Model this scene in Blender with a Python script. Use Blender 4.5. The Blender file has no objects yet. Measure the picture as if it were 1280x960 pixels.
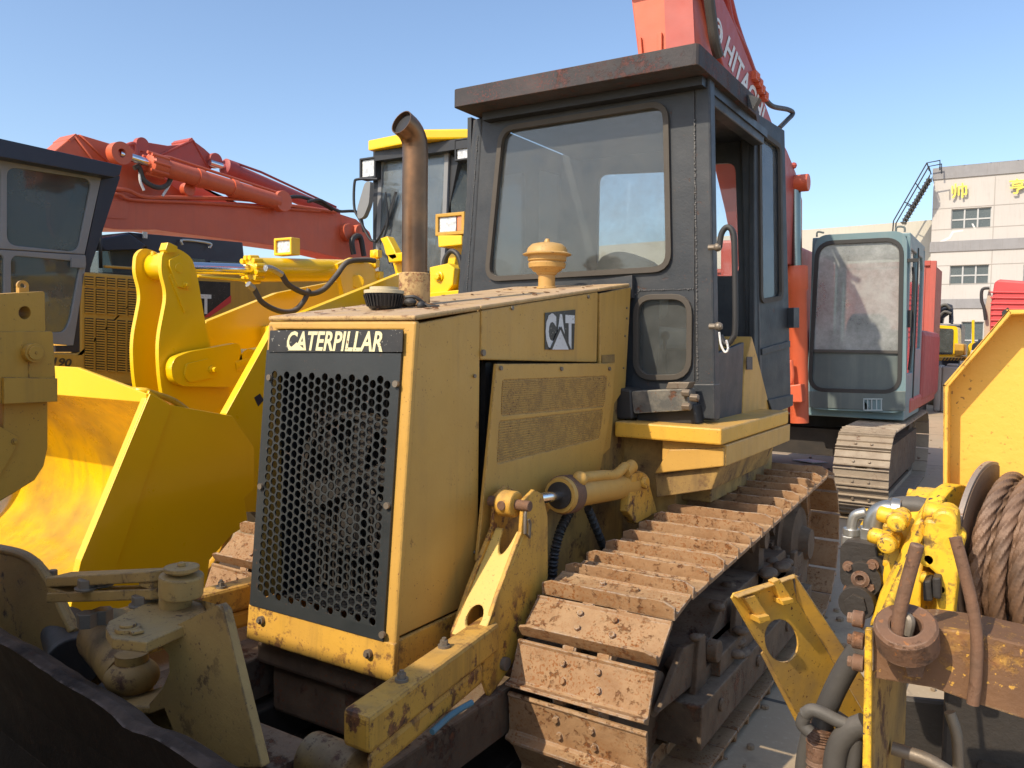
import bpy, bmesh, math, random
from mathutils import Vector, Matrix, noise
from mathutils.geometry import tessellate_polygon
random.seed(4)
PI = math.pi
scn = bpy.context.scene
col = scn.collection
V = Vector
# ------------------------------------------------------------------ camera
FPX = 1010.0
def ray(x, y): return V((x-640.0, -(y-480.0), -FPX))
def hy(x): return 425+.0125*(x-640)
up = ray(1280, hy(1280)).cross(ray(0, hy(0))).normalized()
if up.y < 0: up = -up
fy = ray(1280, hy(1280)).normalized()
fx = fy.cross(up).normalized()
R = Matrix((fx, fy, up))
EYE = V((0, 0, 1.9))
def aX(x, y, v): d = R @ ray(x, y); return EYE+d*((v-EYE.x)/d.x)
def aY(x, y, v): d = R @ ray(x, y); return EYE+d*((v-EYE.y)/d.y)
def aZ(x, y, v): d = R @ ray(x, y); return EYE+d*((v-EYE.z)/d.z)
def aP(x, y, p, n):
    d = R @ ray(x, y); return EYE+d*((V(p)-EYE).dot(n)/d.dot(n))
def PX(pts, v): return [aX(x, y, v) for x, y in pts]
def PY(pts, v): return [aY(x, y, v) for x, y in pts]
cam = bpy.data.cameras.new('camera'); cam.sensor_width = 36; cam.lens = FPX/1280*36
cam.clip_start = .05; cam.clip_end = 3000
camo = bpy.data.objects.new('camera', cam); col.objects.link(camo)
camo.matrix_world = Matrix.Translation(EYE) @ R.to_4x4()
scn.camera = camo

# ------------------------------------------------------------------ light
EL, AZ = math.radians(42), math.radians(16)      # AZ from -Y towards -X
sdir = V((-math.sin(AZ)*math.cos(EL), -math.cos(AZ)*math.cos(EL), math.sin(EL)))
w = bpy.data.worlds.new('World'); scn.world = w; w.use_nodes = True
nt = w.node_tree; bg = nt.nodes['Background']
sky = nt.nodes.new('ShaderNodeTexSky'); sky.sky_type = 'NISHITA'; sky.sun_disc = False
sky.sun_elevation = EL; sky.sun_rotation = math.atan2(sdir.x, sdir.y)
sky.air_density = 1.0; sky.dust_density = 1.5; sky.ozone_density = 3.5; sky.altitude = 10
nt.links.new(sky.outputs[0], bg.inputs[0]); bg.inputs[1].default_value = .15
sl = bpy.data.lights.new('sun', 'SUN'); sl.energy = 3.15; sl.angle = math.radians(.6); sl.color = (1, .89, .72)
so = bpy.data.objects.new('sun', sl); col.objects.link(so); so.location = (0, 0, 30)
so.rotation_euler = (-sdir).to_track_quat('-Z', 'Y').to_euler()
scn.view_settings.view_transform = 'Standard'; scn.view_settings.look = 'None'
scn.view_settings.exposure = .62; scn.view_settings.gamma = 1
scn.view_settings.use_white_balance = True; scn.view_settings.white_balance_temperature = 6750; scn.view_settings.white_balance_tint = 10

# ------------------------------------------------------------------ materials
MATS = {}
def mat(name, base, rough=.55, metal=0, c2=None, c2scale=3, c2amt=.5, rust=0, rustc=(.16, .055, .02), rust2=(.05, .025, .015),
        rscale=9, streak=0, streakc=(.10, .06, .03), dust=0, dustc=(.36, .28, .18), speck=0, bump=.25, bscale=60, edge=0, edgec=(.12, .06, .03), coat=0, spec=.5, wave=None, wob=0):
    if name in MATS: return MATS[name]
    m = bpy.data.materials.new(name); m.use_nodes = True
    n = m.node_tree.nodes; l = m.node_tree.links; b = n['Principled BSDF']
    tc = n.new('ShaderNodeTexCoord'); oi = n.new('ShaderNodeObjectInfo')
    sc = n.new('ShaderNodeVectorMath'); sc.operation = 'SCALE'; sc.inputs[3].default_value = 37.0
    cb = n.new('ShaderNodeCombineXYZ'); l.new(oi.outputs['Random'], cb.inputs[0]); l.new(oi.outputs['Random'], cb.inputs[1])
    l.new(cb.outputs[0], sc.inputs[0])
    ad = n.new('ShaderNodeVectorMath'); ad.operation = 'ADD'; l.new(tc.outputs['Object'], ad.inputs[0]); l.new(sc.outputs[0], ad.inputs[1])
    co = ad.outputs[0]
    def nz(scale, detail=6, ro=.6, vec=None, dist=0):
        t = n.new('ShaderNodeTexNoise'); t.inputs['Scale'].default_value = scale; t.inputs['Detail'].default_value = detail
        t.inputs['Roughness'].default_value = ro; t.inputs['Distortion'].default_value = dist
        l.new(vec or co, t.inputs['Vector']); return t.outputs['Fac']
    def ramp(src, a, c):
        r = n.new('ShaderNodeMapRange'); r.inputs[1].default_value = a; r.inputs[2].default_value = c; l.new(src, r.inputs[0]); return r.outputs[0]
    def mul(a, c):
        r = n.new('ShaderNodeMath'); r.operation = 'MULTIPLY'; l.new(a, r.inputs[0])
        if isinstance(c, (int, float)): r.inputs[1].default_value = c
        else: l.new(c, r.inputs[1])
        return r.outputs[0]
    def mix(fac, a, c):
        r = n.new('ShaderNodeMix'); r.data_type = 'RGBA'; l.new(fac, r.inputs[0])
        for s, v in ((6, a), (7, c)):
            if isinstance(v, tuple): r.inputs[s].default_value = (*v, 1)
            else: l.new(v, r.inputs[s])
        return r.outputs[2]
    if c2 is None: c2 = tuple(x*.78 for x in base)
    cur = mix(mul(ramp(nz(c2scale), .38, .68), c2amt), base, c2)
    rg = None
    if streak:
        mp = n.new('ShaderNodeMapping'); mp.inputs['Scale'].default_value = (14, 14, .8); l.new(co, mp.inputs[0])
        f = mul(mul(ramp(nz(1.0, 5, .6, mp.outputs[0]), .5, .8), ramp(nz(2.2), .35, .6)), streak)
        cur = mix(f, cur, streakc)
    if dust:
        ge = n.new('ShaderNodeNewGeometry'); sx = n.new('ShaderNodeSeparateXYZ'); l.new(ge.outputs['Normal'], sx.inputs[0])
        f = mul(mul(ramp(sx.outputs[2], .25, .9), ramp(nz(5, 8, .7), .3, .62)), dust)
        cur = mix(f, cur, dustc)
    rf = None
    if rust:
        k = .66-.26*rust
        f = mul(ramp(nz(rscale, 10, .72), k, k+.06), ramp(nz(rscale*.22), .40, .56))
        rc = mix(ramp(nz(40), .35, .65), rustc, rust2)
        cur = mix(f, cur, rc); rf = f
    if speck:
        f = ramp(nz(95, 3, .5), .70-.06*speck, .73-.06*speck)
        f = mul(f, ramp(nz(4), .42, .6))
        cur = mix(f, cur, rustc)
    if edge:
        bv = n.new('ShaderNodeBevel'); bv.samples = 3; bv.inputs[0].default_value = .006*edge
        ge2 = n.new('ShaderNodeNewGeometry'); dt = n.new('ShaderNodeVectorMath'); dt.operation = 'DOT_PRODUCT'
        l.new(bv.outputs[0], dt.inputs[0]); l.new(ge2.outputs['Normal'], dt.inputs[1])
        f = mul(ramp(dt.outputs['Value'], .985, .90), ramp(nz(22, 6, .7), .46, .56))
        cur = mix(f, cur, edgec)
    if wave:
        cur = wave(n, l, co, cur, mix, ramp, nz)
    l.new(cur, b.inputs['Base Color'])
    b.inputs['Metallic'].default_value = metal
    b.inputs['Specular IOR Level'].default_value = spec
    rr = ramp(nz(8, 5), .2, .8)
    mr = n.new('ShaderNodeMapRange'); mr.inputs[3].default_value = max(.03, rough-.1); mr.inputs[4].default_value = min(1, rough+.12); l.new(rr, mr.inputs[0])
    l.new(mr.outputs[0], b.inputs['Roughness'])
    if coat: b.inputs['Coat Weight'].default_value = coat; b.inputs['Coat Roughness'].default_value = .12
    if bump:
        bp = n.new('ShaderNodeBump'); bp.inputs['Strength'].default_value = bump; bp.inputs['Distance'].default_value = .004
        hsrc = nz(bscale, 8, .65)
        if rf is not None:
            q = n.new('ShaderNodeMath'); q.operation = 'SUBTRACT'; l.new(hsrc, q.inputs[0]); l.new(rf, q.inputs[1]); hsrc = q.outputs[0]
        l.new(hsrc, bp.inputs['Height']); l.new(bp.outputs[0], b.inputs['Normal'])
        if wob:
            b2 = n.new('ShaderNodeBump'); b2.inputs['Strength'].default_value = wob; b2.inputs['Distance'].default_value = .03; l.new(nz(2.6, 2, .4), b2.inputs['Height']); l.new(b2.outputs[0], bp.inputs['Normal'])
    MATS[name] = m; return m

def glass(name, tint=(.55, .62, .64), trans=.6, dustc=(.35, .36, .34), dust=.25, rough=.06, dscale=6):
    m = bpy.data.materials.new(name); m.use_nodes = True
    n = m.node_tree.nodes; l = m.node_tree.links; n.clear()
    out = n.new('ShaderNodeOutputMaterial'); tr = n.new('ShaderNodeBsdfTransparent'); tr.inputs[0].default_value = (*tint, 1)
    gl = n.new('ShaderNodeBsdfGlossy'); gl.inputs['Roughness'].default_value = rough; gl.inputs[0].default_value = (.9, .93, .95, 1)
    df = n.new('ShaderNodeBsdfDiffuse'); df.inputs[0].default_value = (*dustc, 1)
    fr = n.new('ShaderNodeFresnel'); fr.inputs[0].default_value = 1.5
    m1 = n.new('ShaderNodeMixShader'); l.new(fr.outputs[0], m1.inputs[0]); l.new(tr.outputs[0], m1.inputs[1]); l.new(gl.outputs[0], m1.inputs[2])
    tc = n.new('ShaderNodeTexCoord'); nz = n.new('ShaderNodeTexNoise'); nz.inputs['Scale'].default_value = dscale; nz.inputs['Detail'].default_value = 10; nz.inputs['Roughness'].default_value = .75
    l.new(tc.outputs['Object'], nz.inputs['Vector'])
    mr = n.new('ShaderNodeMapRange'); mr.inputs[1].default_value = .3; mr.inputs[2].default_value = .7; mr.inputs[3].default_value = dust*.5; mr.inputs[4].default_value = min(.95, dust*1.5)
    l.new(nz.outputs['Fac'], mr.inputs[0])
    m2 = n.new('ShaderNodeMixShader'); l.new(mr.outputs[0], m2.inputs[0]); l.new(m1.outputs[0], m2.inputs[1]); l.new(df.outputs[0], m2.inputs[2])
    l.new(m2.outputs[0], out.inputs[0]); MATS[name] = m; return m

RC = (.20, .075, .03)
M_cat = mat('worn_tan_yellow_paint', (.59, .335, .072), .5, c2=(.48, .265, .055), streak=.45, streakc=(.26, .15, .06), dust=.4, dustc=(.44, .31, .16), rust=.12, rustc=RC, speck=.5, edge=1, rscale=7, wob=0.5)
M_catr = mat('rusty_tan_yellow_paint', (.66, .36, .05), .6, c2=(.46, .24, .05), streak=.7, dust=.3, rust=.52, rustc=(.26, .10, .035), rscale=12, speck=1.2, edge=1.6)
M_cattop = mat('dusty_rusty_hood_top', (.52, .34, .14), .75, dust=.9, dustc=(.44, .32, .22), rust=.42, rustc=(.26, .12, .06), rscale=8, speck=1.4, edge=1)
M_catd = mat('grimy_tan_paint', (.44, .265, .07), .7, c2=(.15, .095, .045), c2scale=4, c2amt=.9, streak=.9, dust=.5, rust=.45, rustc=(.14, .06, .03), speck=1, edge=1.4)
M_ld = mat('fresh_yellow_paint', (.86, .53, .004), .34, c2=(.80, .48, .004), dust=.12, dustc=(.5, .4, .2), bump=.05, bscale=20, coat=.35, wob=0.12)
M_buck = mat('scuffed_shaded_yellow_bucket_paint', (.82, .48, .008), .30, c2=(.30, .18, .04), c2scale=1.6, c2amt=.95, streak=.4, dust=.2, speck=.2, bump=.1, coat=.05, wob=0.5)  # dark patches are scuffs and also paint in the bucket's broken shade
M_tr = mat('ochre_machine_paint', (.54, .30, .04), .5, c2=(.44, .24, .035), streak=.3, dust=.3, speck=.3, edge=.6, wob=0.4)
M_win = mat('chipped_yellow_paint', (.82, .49, .03), .45, c2=(.68, .38, .03), rust=.36, rustc=(.10, .06, .04), rust2=(.03, .025, .02), rscale=18, speck=1.3, edge=1.6, edgec=(.10, .05, .03))
M_plate = mat('orange_yellow_plate_paint', (.82, .46, .07), .5, c2=(.76, .41, .06), c2scale=2, speck=1.1, edge=.8, bump=.3, wob=0.3)
M_orange = mat('orange_boom_paint', (.62, .115, .045), .45, c2=(.50, .095, .045), dust=.3, dustc=(.5, .25, .17), streak=.2, bump=.1, wob=0.25)
M_red = mat('faded_red_boom_paint', (.42, .07, .05), .5, c2=(.34, .065, .05), dust=.25, dustc=(.5, .25, .2), streak=.2, bump=.1, wob=0.25)
M_dred = mat('dull_red_paint', (.36, .055, .05), .55, c2=(.28, .05, .05), dust=.2, bump=.1)
M_cont = mat('container_red_paint', (.42, .085, .06), .6, c2=(.34, .08, .06), streak=.5)
M_tred = mat('truck_red_paint', (.60, .06, .06), .5)
M_black = mat('cab_charcoal_paint', (.032, .037, .043), .48, c2=(.060, .062, .064), c2scale=5, c2amt=.7, spec=.35, dust=.4, dustc=(.22, .20, .18), rust=.13, rustc=(.12, .05, .03), rscale=11, speck=.4, edge=.8, edgec=(.15, .12, .10), bump=.35, wob=0.45)
M_roof = mat('rusty_charcoal_roof_paint', (.040, .040, .043), .7, spec=.3, c2=(.085, .066, .064), c2amt=.8, rust=.55, rustc=(.13, .045, .04), rscale=14, speck=2, edge=1.2, bump=.5)
M_blk = mat('black_paint', (.02, .021, .024), .45, bump=.1)
M_navy = mat('dark_navy_paint', (.018, .024, .042), .4, bump=.05, dust=.2, dustc=(.12, .13, .15))
M_grille = mat('grille_grey_black_paint', (.026, .030, .031), .42, c2=(.045, .048, .047), c2amt=.6, dust=.3, dustc=(.25, .22, .18), rust=.15, rustc=(.14, .07, .04), speck=.3, bump=.15, wob=0.2)
M_dark = mat('greasy_dark_steel', (.022, .019, .017), .6, c2=(.05, .038, .028), c2scale=6, dust=.4, dustc=(.16, .12, .08), bump=.5)
M_under = mat('muddy_undercarriage_steel', (.085, .055, .033), .8, c2=(.15, .10, .06), c2scale=7, c2amt=.9, dust=.9, dustc=(.26, .185, .115), rust=.4, speck=1.5, bump=1, bscale=22, wob=1, streak=.5, streakc=(.03, .022, .016), edge=1.5, edgec=(.2, .13, .08))
M_shoe = mat('rusty_track_steel', (.34, .20, .10), .62, c2=(.24, .12, .05), c2scale=9, c2amt=.8, dust=.45, dustc=(.46, .32, .18), rust=.40, rustc=(.25, .095, .025), rust2=(.13, .05, .022), rscale=30, speck=2.2, edge=1.3, edgec=(.42, .36, .30), bump=.8, bscale=45, spec=.35, streak=.5, streakc=(.17, .10, .055))
M_shoe2 = mat('worn_track_steel', (.30, .24, .175), .6, c2=(.20, .15, .11), c2scale=8, dust=.4, rust=.25, speck=.8, edge=1, bump=.5)
M_rust = mat('brown_rusted_steel', (.18, .092, .052), .75, c2=(.12, .07, .045), c2scale=14, c2amt=.9, rust=.4, rustc=(.30, .12, .04), speck=1, edge=.8, edgec=(.3, .2, .14), bump=.8)
M_rail = mat('rusted_rail_with_yellow_remains', (.13, .065, .032), .7, c2=(.20, .10, .045), c2scale=8, c2amt=.8, rust=.42, rustc=(.55, .30, .05), rust2=(.26, .10, .03), rscale=7, speck=1, edge=1, edgec=(.35, .25, .15), bump=.6)
M_pipe = mat('heat_browned_exhaust_steel', (.17, .10, .06), .34, metal=.85, c2=(.34, .18, .09), c2scale=5, c2amt=.9, streak=.5, streakc=(.08, .05, .04), bump=.1)
M_pipeb = mat('rust_blistered_sleeve', (.56, .36, .15), .7, rust=.62, rustc=(.26, .09, .04), rust2=(.14, .05, .03), rscale=26, speck=2, bump=.7)
M_chrome = mat('chrome_rod', (.75, .76, .78), .13, metal=1, c2amt=.1, bump=0)
M_zinc = mat('zinc_fitting_steel', (.46, .45, .42), .38, metal=.8, c2=(.25, .24, .2), bump=.1)
M_steel = mat('grey_bolt_steel', (.22, .19, .15), .5, metal=.4, c2=(.15, .09, .05), rust=.3, bump=.3)
M_hose = mat('black_rubber_hose', (.028, .027, .026), .55, dust=.3, dustc=(.16, .14, .12), bump=.2)
M_hoseg = mat('dusty_grey_hose', (.055, .050, .045), .6, c2=(.10, .09, .075), dust=.5, dustc=(.28, .24, .19), bump=.3)
M_rubber = mat('window_rubber_seal', (.07, .058, .045), .7, dust=.5, dustc=(.2, .17, .13), bump=.3)
M_blade = mat('dark_blade_steel', (.010, .007, .006), .75, spec=.15, c2=(.026, .017, .012), c2scale=5, dust=.6, dustc=(.15, .10, .07), rust=.2, rustc=(.07, .03, .015), edge=1.5, edgec=(.16, .115, .09), bump=.5)
M_brk = mat('worn_bracket_paint', (.42, .27, .085), .6, c2=(.28, .17, .06), c2amt=.8, dust=.4, dustc=(.26, .19, .11), rust=.34, rustc=(.10, .05, .03), rscale=10, speck=1.2, edge=1.6, edgec=(.09, .06, .04), bump=.4)
M_grey = mat('grey_cab_paint', (.20, .205, .21), .45, c2=(.26, .26, .26), dust=.2, bump=.1)
M_teal = mat('blue_grey_cab_paint', (.13, .215, .235), .45, c2=(.18, .26, .275), c2scale=2, dust=.35, dustc=(.38, .40, .38), streak=.35, streakc=(.25, .28, .27), edge=.6, edgec=(.3, .32, .3), bump=.15)
M_tealb = mat('slate_cab_lower_panel', (.09, .115, .115), .4, c2=(.14, .165, .15), dust=.2, streak=.4, streakc=(.2, .22, .2), bump=.1)
M_white = mat('white_letter_film', (.72, .72, .70), .5, c2=(.5, .5, .47), speck=1.2, bump=0)
M_cream = mat('cream_letter_film', (.78, .72, .42), .5, c2=(.60, .56, .34), speck=1, bump=0)
M_label = mat('scratched_black_label', (.028, .026, .024), .35, c2=(.06, .055, .05), c2scale=12, speck=.5, rustc=(.5, .48, .4), bump=.05)
M_redl = mat('red_label_film', (.62, .05, .05), .45, bump=0)
M_gold = mat('gold_sign_letters', (.85, .72, .10), .45, bump=0)
M_lamp = mat('lamp_glass', (.72, .73, .72), .12, c2=(.35, .36, .36), c2scale=30, c2amt=1, bump=.3, bscale=80, coat=1)
M_amber = mat('amber_lens', (.75, .22, .05), .2, c2scale=30, coat=1, bump=.1)
M_seat = mat('cream_seat_vinyl', (.55, .50, .38), .6, bump=.1)
M_lid = mat('cream_plastic_lid', (.56, .47, .30), .55, dust=.4)
M_wall = mat('stained_pale_render', (.50, .47, .44), .85, c2=(.42, .395, .37), c2scale=.35, streak=.55, streakc=(.36, .33, .30), bump=.2, bscale=8)
M_wall2 = mat('weathered_cream_render', (.50, .475, .40), .85, c2=(.40, .38, .34), c2scale=.4, streak=.6, streakc=(.33, .32, .29), rust=.3, rustc=(.55, .52, .45), rust2=(.4, .38, .33), rscale=.8, bump=.2, bscale=8)
M_band = mat('grey_painted_band', (.27, .265, .27), .8, streak=.3)
M_crack = mat('white_repair_paint', (.72, .70, .66), .8)
M_wing = mat('dark_building_window_glass', (.075, .095, .10), .25, c2=(.12, .14, .14), c2scale=1, bump=0)
M_alu = mat('aluminium_frame', (.45, .45, .44), .45, metal=.3)
M_block = mat('plain_cast_concrete', (.40, .38, .34), .85, dust=.3, bump=.5)
M_blue = mat('pale_blue_hose', (.10, .22, .27), .5)
M_rope = mat('oily_rusty_wire_rope', (.20, .115, .07), .55, c2=(.09, .06, .045), c2scale=12, c2amt=.8, dust=.5, dustc=(.30, .21, .15), metal=.2, bump=.5, bscale=140)
M_leaf = mat('dry_leaf_litter', (.22, .11, .06), .9, c2=(.35, .22, .12), c2scale=30)
M_flange = mat('worn_grey_drum_flange', (.33, .30, .27), .5, metal=.3, c2=(.2, .13, .09), c2amt=.8, rust=.2, speck=1, bump=.3)
M_flangein = mat('rusty_drum_face', (.20, .13, .085), .6, c2=(.12, .08, .06), rust=.2, bump=.3)
M_guard = mat('dirty_orange_yellow_channel', (.76, .42, .05), .5, c2=(.33, .21, .09), c2scale=3, c2amt=1, dust=.45, dustc=(.40, .30, .18), rust=.15, speck=.9, edge=1)
M_mesh = mat('dusty_vent_mesh', (.54, .33, .10), .7, c2=(.36, .21, .065), c2scale=90, c2amt=.9, rust=.12, rustc=(.18, .08, .04), speck=2, bump=.6)
G_front = glass('dusty_windscreen', (.80, .83, .82), dustc=(.27, .27, .25), dust=.16, rough=.10, dscale=9)
G_small = glass('grimy_pane', (.6, .63, .63), dustc=(.20, .21, .20), dust=.28, rough=.12)
G_cab = glass('tinted_pane', (.62, .70, .74), dustc=(.30, .34, .36), dust=.30, rough=.04, dscale=3)
G_teal = glass('pale_veiled_pane', (.70, .74, .74), dustc=(.56, .58, .56), dust=.42, rough=.05, dscale=3)  # pale dust layer stands in for the bright, washed-out look of the glass
G_dk = glass('dark_pane', (.36, .40, .40), dustc=(.17, .19, .18), dust=.35, rough=.04, dscale=3)
G_low = glass('green_grey_pane', (.30, .34, .28), dustc=(.16, .18, .14), dust=.6, rough=.08, dscale=3)
G_side = glass('clear_dusty_pane', (.95, .96, .96), dustc=(.6, .62, .62), dust=.07, rough=.04)

SHX, SHY = -1.30, -.55
DEBUG_SPLIT = False
SPLIT = set('bolt belly_guard engine door_rail rear_fender grease_line added_shade_cab nose_side_panel hood_side_panel lower_side_plate rear_cowl side_platform corner_post window_pane pin_clip rubber_mount hydraulic_hose engine_cable hose_guard pin white_clamp steel_line boom_hose boom_line line_clamp side_window channel_flange channel_clip wheel floor_band hose_ferrule elbow_fitting front_frame_block hose_bracket cab_pillars lamp_bracket stick_lug vent_mesh door_latch_strip grab_bolt mirror_cable hand_rail crack_filler lifting_eye crank_lug pin_keeper machine_body undercarriage loader_body tractor_hull canopy_post roof_rail roof_hatch control_console operator_seat engine_housing bed_bar bracket_lower_lug port_block track window_opening render_joint corner_frame boom'.split())
# ------------------------------------------------------------------ mesh builder
class MB:
    def __init__(s): s.v = []; s.f = []; s.sm = []
    def add(s, vs, fs, smooth=False):
        o = len(s.v); s.v += [V(p) for p in vs]
        for f in fs: s.f.append([i+o for i in f]); s.sm.append(smooth)
        return s
    def box(s, a, b):
        x0, y0, z0 = (min(a[i], b[i]) for i in range(3)); x1, y1, z1 = (max(a[i], b[i]) for i in range(3))
        return s.add([(x0, y0, z0), (x1, y0, z0), (x1, y1, z0), (x0, y1, z0), (x0, y0, z1), (x1, y0, z1), (x1, y1, z1), (x0, y1, z1)],
                     [(0, 3, 2, 1), (4, 5, 6, 7), (0, 1, 5, 4), (1, 2, 6, 5), (2, 3, 7, 6), (3, 0, 4, 7)])
    def prism(s, pts, vec, holes=()):
        loops = [[V(p) for p in pts]]+[[V(p) for p in h] for h in holes]
        vec = V(vec); flat = [p for L in loops for p in L]; n = len(flat)
        tri = tessellate_polygon(loops) if (holes or len(pts) > 4) else [tuple(range(len(pts)))]
        # normal of first loop
        nn = V((0, 0, 0)); L = loops[0]
        for i in range(len(L)): nn += L[i].cross(L[(i+1) % len(L)])
        fs = []
        for t in tri:
            t = list(t)
            c = V((0, 0, 0))
            for i in range(len(t)): c += flat[t[i]].cross(flat[t[(i+1) % len(t)]])
            if c.dot(vec) > 0: t = t[::-1]
            fs.append(t); fs.append([i+n for i in t[::-1]])
        o = 0
        for L in loops:
            m = len(L)
            for i in range(m):
                j = (i+1) % m; fs.append([o+i, o+j, o+j+n, o+i+n])
            o += m
        return s.add(flat+[p+vec for p in flat], fs)
    def cyl(s, p0, p1, r0, r1=None, seg=24, caps=True, smooth=True):
        p0 = V(p0); p1 = V(p1); r1 = r0 if r1 is None else r1
        a = (p1-p0).normalized(); q = a.orthogonal().normalized(); t = a.cross(q)
        vs = []
        for p, r in ((p0, r0), (p1, r1)):
            for i in range(seg):
                an = 2*PI*i/seg; vs.append(p+(q*math.cos(an)+t*math.sin(an))*r)
        s.add(vs, [[i, (i+1) % seg, seg+(i+1) % seg, seg+i] for i in range(seg)], smooth)
        if caps:
            s.add(vs[:seg], [list(range(seg))[::-1]]); s.add(vs[seg:], [list(range(seg))])
        return s
    def tube(s, path, r, seg=12, caps=True, rf=None):
        P = [V(p) for p in path]; n = len(P); vs = []
        prev = None
        for i, p in enumerate(P):
            t = (P[min(i+1, n-1)]-P[max(i-1, 0)]).normalized()
            if prev is None: q = t.orthogonal().normalized()
            else: q = (prev-t*prev.dot(t)).normalized()
            prev = q; b = t.cross(q); rr = rf(i/(n-1)) if rf else r
            for k in range(seg):
                an = 2*PI*k/seg; vs.append(p+(q*math.cos(an)+b*math.sin(an))*rr)
        fs = [[i*seg+k, i*seg+(k+1) % seg, (i+1)*seg+(k+1) % seg, (i+1)*seg+k] for i in range(n-1) for k in range(seg)]
        s.add(vs, fs, True)
        if caps: s.add(vs[:seg], [list(range(seg))[::-1]]); s.add(vs[-seg:], [list(range(seg))])
        return s
    def lathe(s, prof, c=(0, 0, 0), axis=(0, 0, 1), seg=32, smooth=True):
        a = V(axis).normalized(); q = a.orthogonal().normalized(); b = a.cross(q); c = V(c); vs = []
        for r, z in prof:
            for k in range(seg):
                an = 2*PI*k/seg; vs.append(c+a*z+(q*math.cos(an)+b*math.sin(an))*r)
        n = len(prof)
        s.add(vs, [[i*seg+k, i*seg+(k+1) % seg, (i+1)*seg+(k+1) % seg, (i+1)*seg+k] for i in range(n-1) for k in range(seg)], smooth)
        return s
    def nut(s, p, axis, r, h, seg=6):
        p = V(p); a = V(axis).normalized(); s.cyl(p, p+a*h*.35, r*1.5, seg=16, smooth=False)
        return s.cyl(p+a*h*.35, p+a*h, r, seg=seg, smooth=False)
    def ball(s, c, r, seg=14, sq=(1, 1, 1)):
        vs = []; fs = []
        for i in range(seg//2+1):
            th = PI*i/(seg//2)
            for k in range(seg):
                ph = 2*PI*k/seg; vs.append(V(c)+V((math.sin(th)*math.cos(ph)*sq[0], math.sin(th)*math.sin(ph)*sq[1], math.cos(th)*sq[2]))*r)
        for i in range(seg//2):
            for k in range(seg): fs.append([i*seg+k, (i+1)*seg+k, (i+1)*seg+(k+1) % seg, i*seg+(k+1) % seg])
        return s.add(vs, fs, True)
    def clusters(s, mg=.004):
        n = len(s.v); par = list(range(n))
        def fd(a):
            while par[a] != a: par[a] = par[par[a]]; a = par[a]
            return a
        for f in s.f:
            for i in f[1:]:
                a, c = fd(f[0]), fd(i)
                if a != c: par[c] = a
        used = set(i for f in s.f for i in f); comp = {}
        for i in used: comp.setdefault(fd(i), []).append(i)
        ks = list(comp); bb = []
        for k in ks:
            P = [s.v[i] for i in comp[k]]; bb.append([min(p[j] for p in P)-mg for j in range(3)]+[max(p[j] for p in P)+mg for j in range(3)])
        cp = list(range(len(ks)))
        def f2(a):
            while cp[a] != a: cp[a] = cp[cp[a]]; a = cp[a]
            return a
        for i in range(len(ks)):
            for j in range(i):
                if all(bb[i][q] <= bb[j][q+3] and bb[j][q] <= bb[i][q+3] for q in range(3)):
                    a, c = f2(i), f2(j)
                    if a != c: cp[a] = c
        idx = {k: f2(i) for i, k in enumerate(ks)}; out = {}
        for f, sm in zip(s.f, s.sm): out.setdefault(idx[fd(f[0])], []).append((f, sm))
        return list(out.values())
    def obj(s, name, m, parent=None, bevel=0, bseg=2, smooth_all=False):
        if name in SPLIT:
            cl = s.clusters()
            if 1 < len(cl) <= 60:
                res = None
                for c in cl:
                    q = MB(); mp = {}
                    for f, sm in c:
                        for i in f:
                            if i not in mp: mp[i] = len(q.v); q.v.append(s.v[i])
                        q.f.append([mp[i] for i in f]); q.sm.append(sm)
                    o = q.obj_(name, m, parent, bevel, bseg, smooth_all); res = res or o
                return res
        elif DEBUG_SPLIT and len(s.f) < 20000 and name not in ('grille', 'rope'):
            cl = s.clusters()
            if len(cl) > 1: print('MULTI', name, len(cl))
        return s.obj_(name, m, parent, bevel, bseg, smooth_all)
    def obj_(s, name, m, parent=None, bevel=0, bseg=2, smooth_all=False):
        me = bpy.data.meshes.new(name)
        org = root_of(parent) if parent else V((0, 0, 0))
        me.from_pydata([p-org for p in s.v], [], s.f)
        for i, p in enumerate(me.polygons): p.use_smooth = s.sm[i] or smooth_all
        bm = bmesh.new(); bm.from_mesh(me); bmesh.ops.remove_doubles(bm, verts=bm.verts, dist=1e-5)
        bmesh.ops.recalc_face_normals(bm, faces=bm.faces)
        for e in bm.edges:
            if len(e.link_faces) == 2 and e.calc_face_angle(0) > .6: e.smooth = False
        bm.to_mesh(me); bm.free()
        me.materials.append(m)
        o = bpy.data.objects.new(name, me); col.objects.link(o)
        if parent: o.parent = parent
        if bevel:
            md = o.modifiers.new('bevel', 'BEVEL'); md.width = bevel; md.segments = bseg; md.limit_method = 'ANGLE'; md.angle_limit = math.radians(35)
            md.harden_normals = False
        return o
ORG = {}
def root_of(p): return ORG.get(p, V((0, 0, 0))) if p.parent is None else root_of(p.parent)
def thing(name, label, cat, loc=(0, 0, 0), group=None):
    o = bpy.data.objects.new(name, None); col.objects.link(o); o.location = loc; o.empty_display_size = .3
    ORG[o] = V(loc); o['label'] = label; o['category'] = cat
    if group: o['group'] = group
    return o
def tag(o, label, cat, group=None):
    o['label'] = label; o['category'] = cat
    if group: o['group'] = group
    return o
def lab(o, t): o['label'] = t; return o
def rnd(pts, r, n=5):
    P = [V(p) for p in pts]; out = []
    m = len(P)
    for i in range(m):
        a, b, c = P[i-1], P[i], P[(i+1) % m]
        u = (a-b); v = (c-b); rr = min(r, u.length*.45, v.length*.45)
        p0 = b+u.normalized()*rr; p2 = b+v.normalized()*rr
        for k in range(n+1):
            t = k/n; out.append(p0*(1-t)**2+b*2*t*(1-t)+p2*t*t)
    return out
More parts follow.
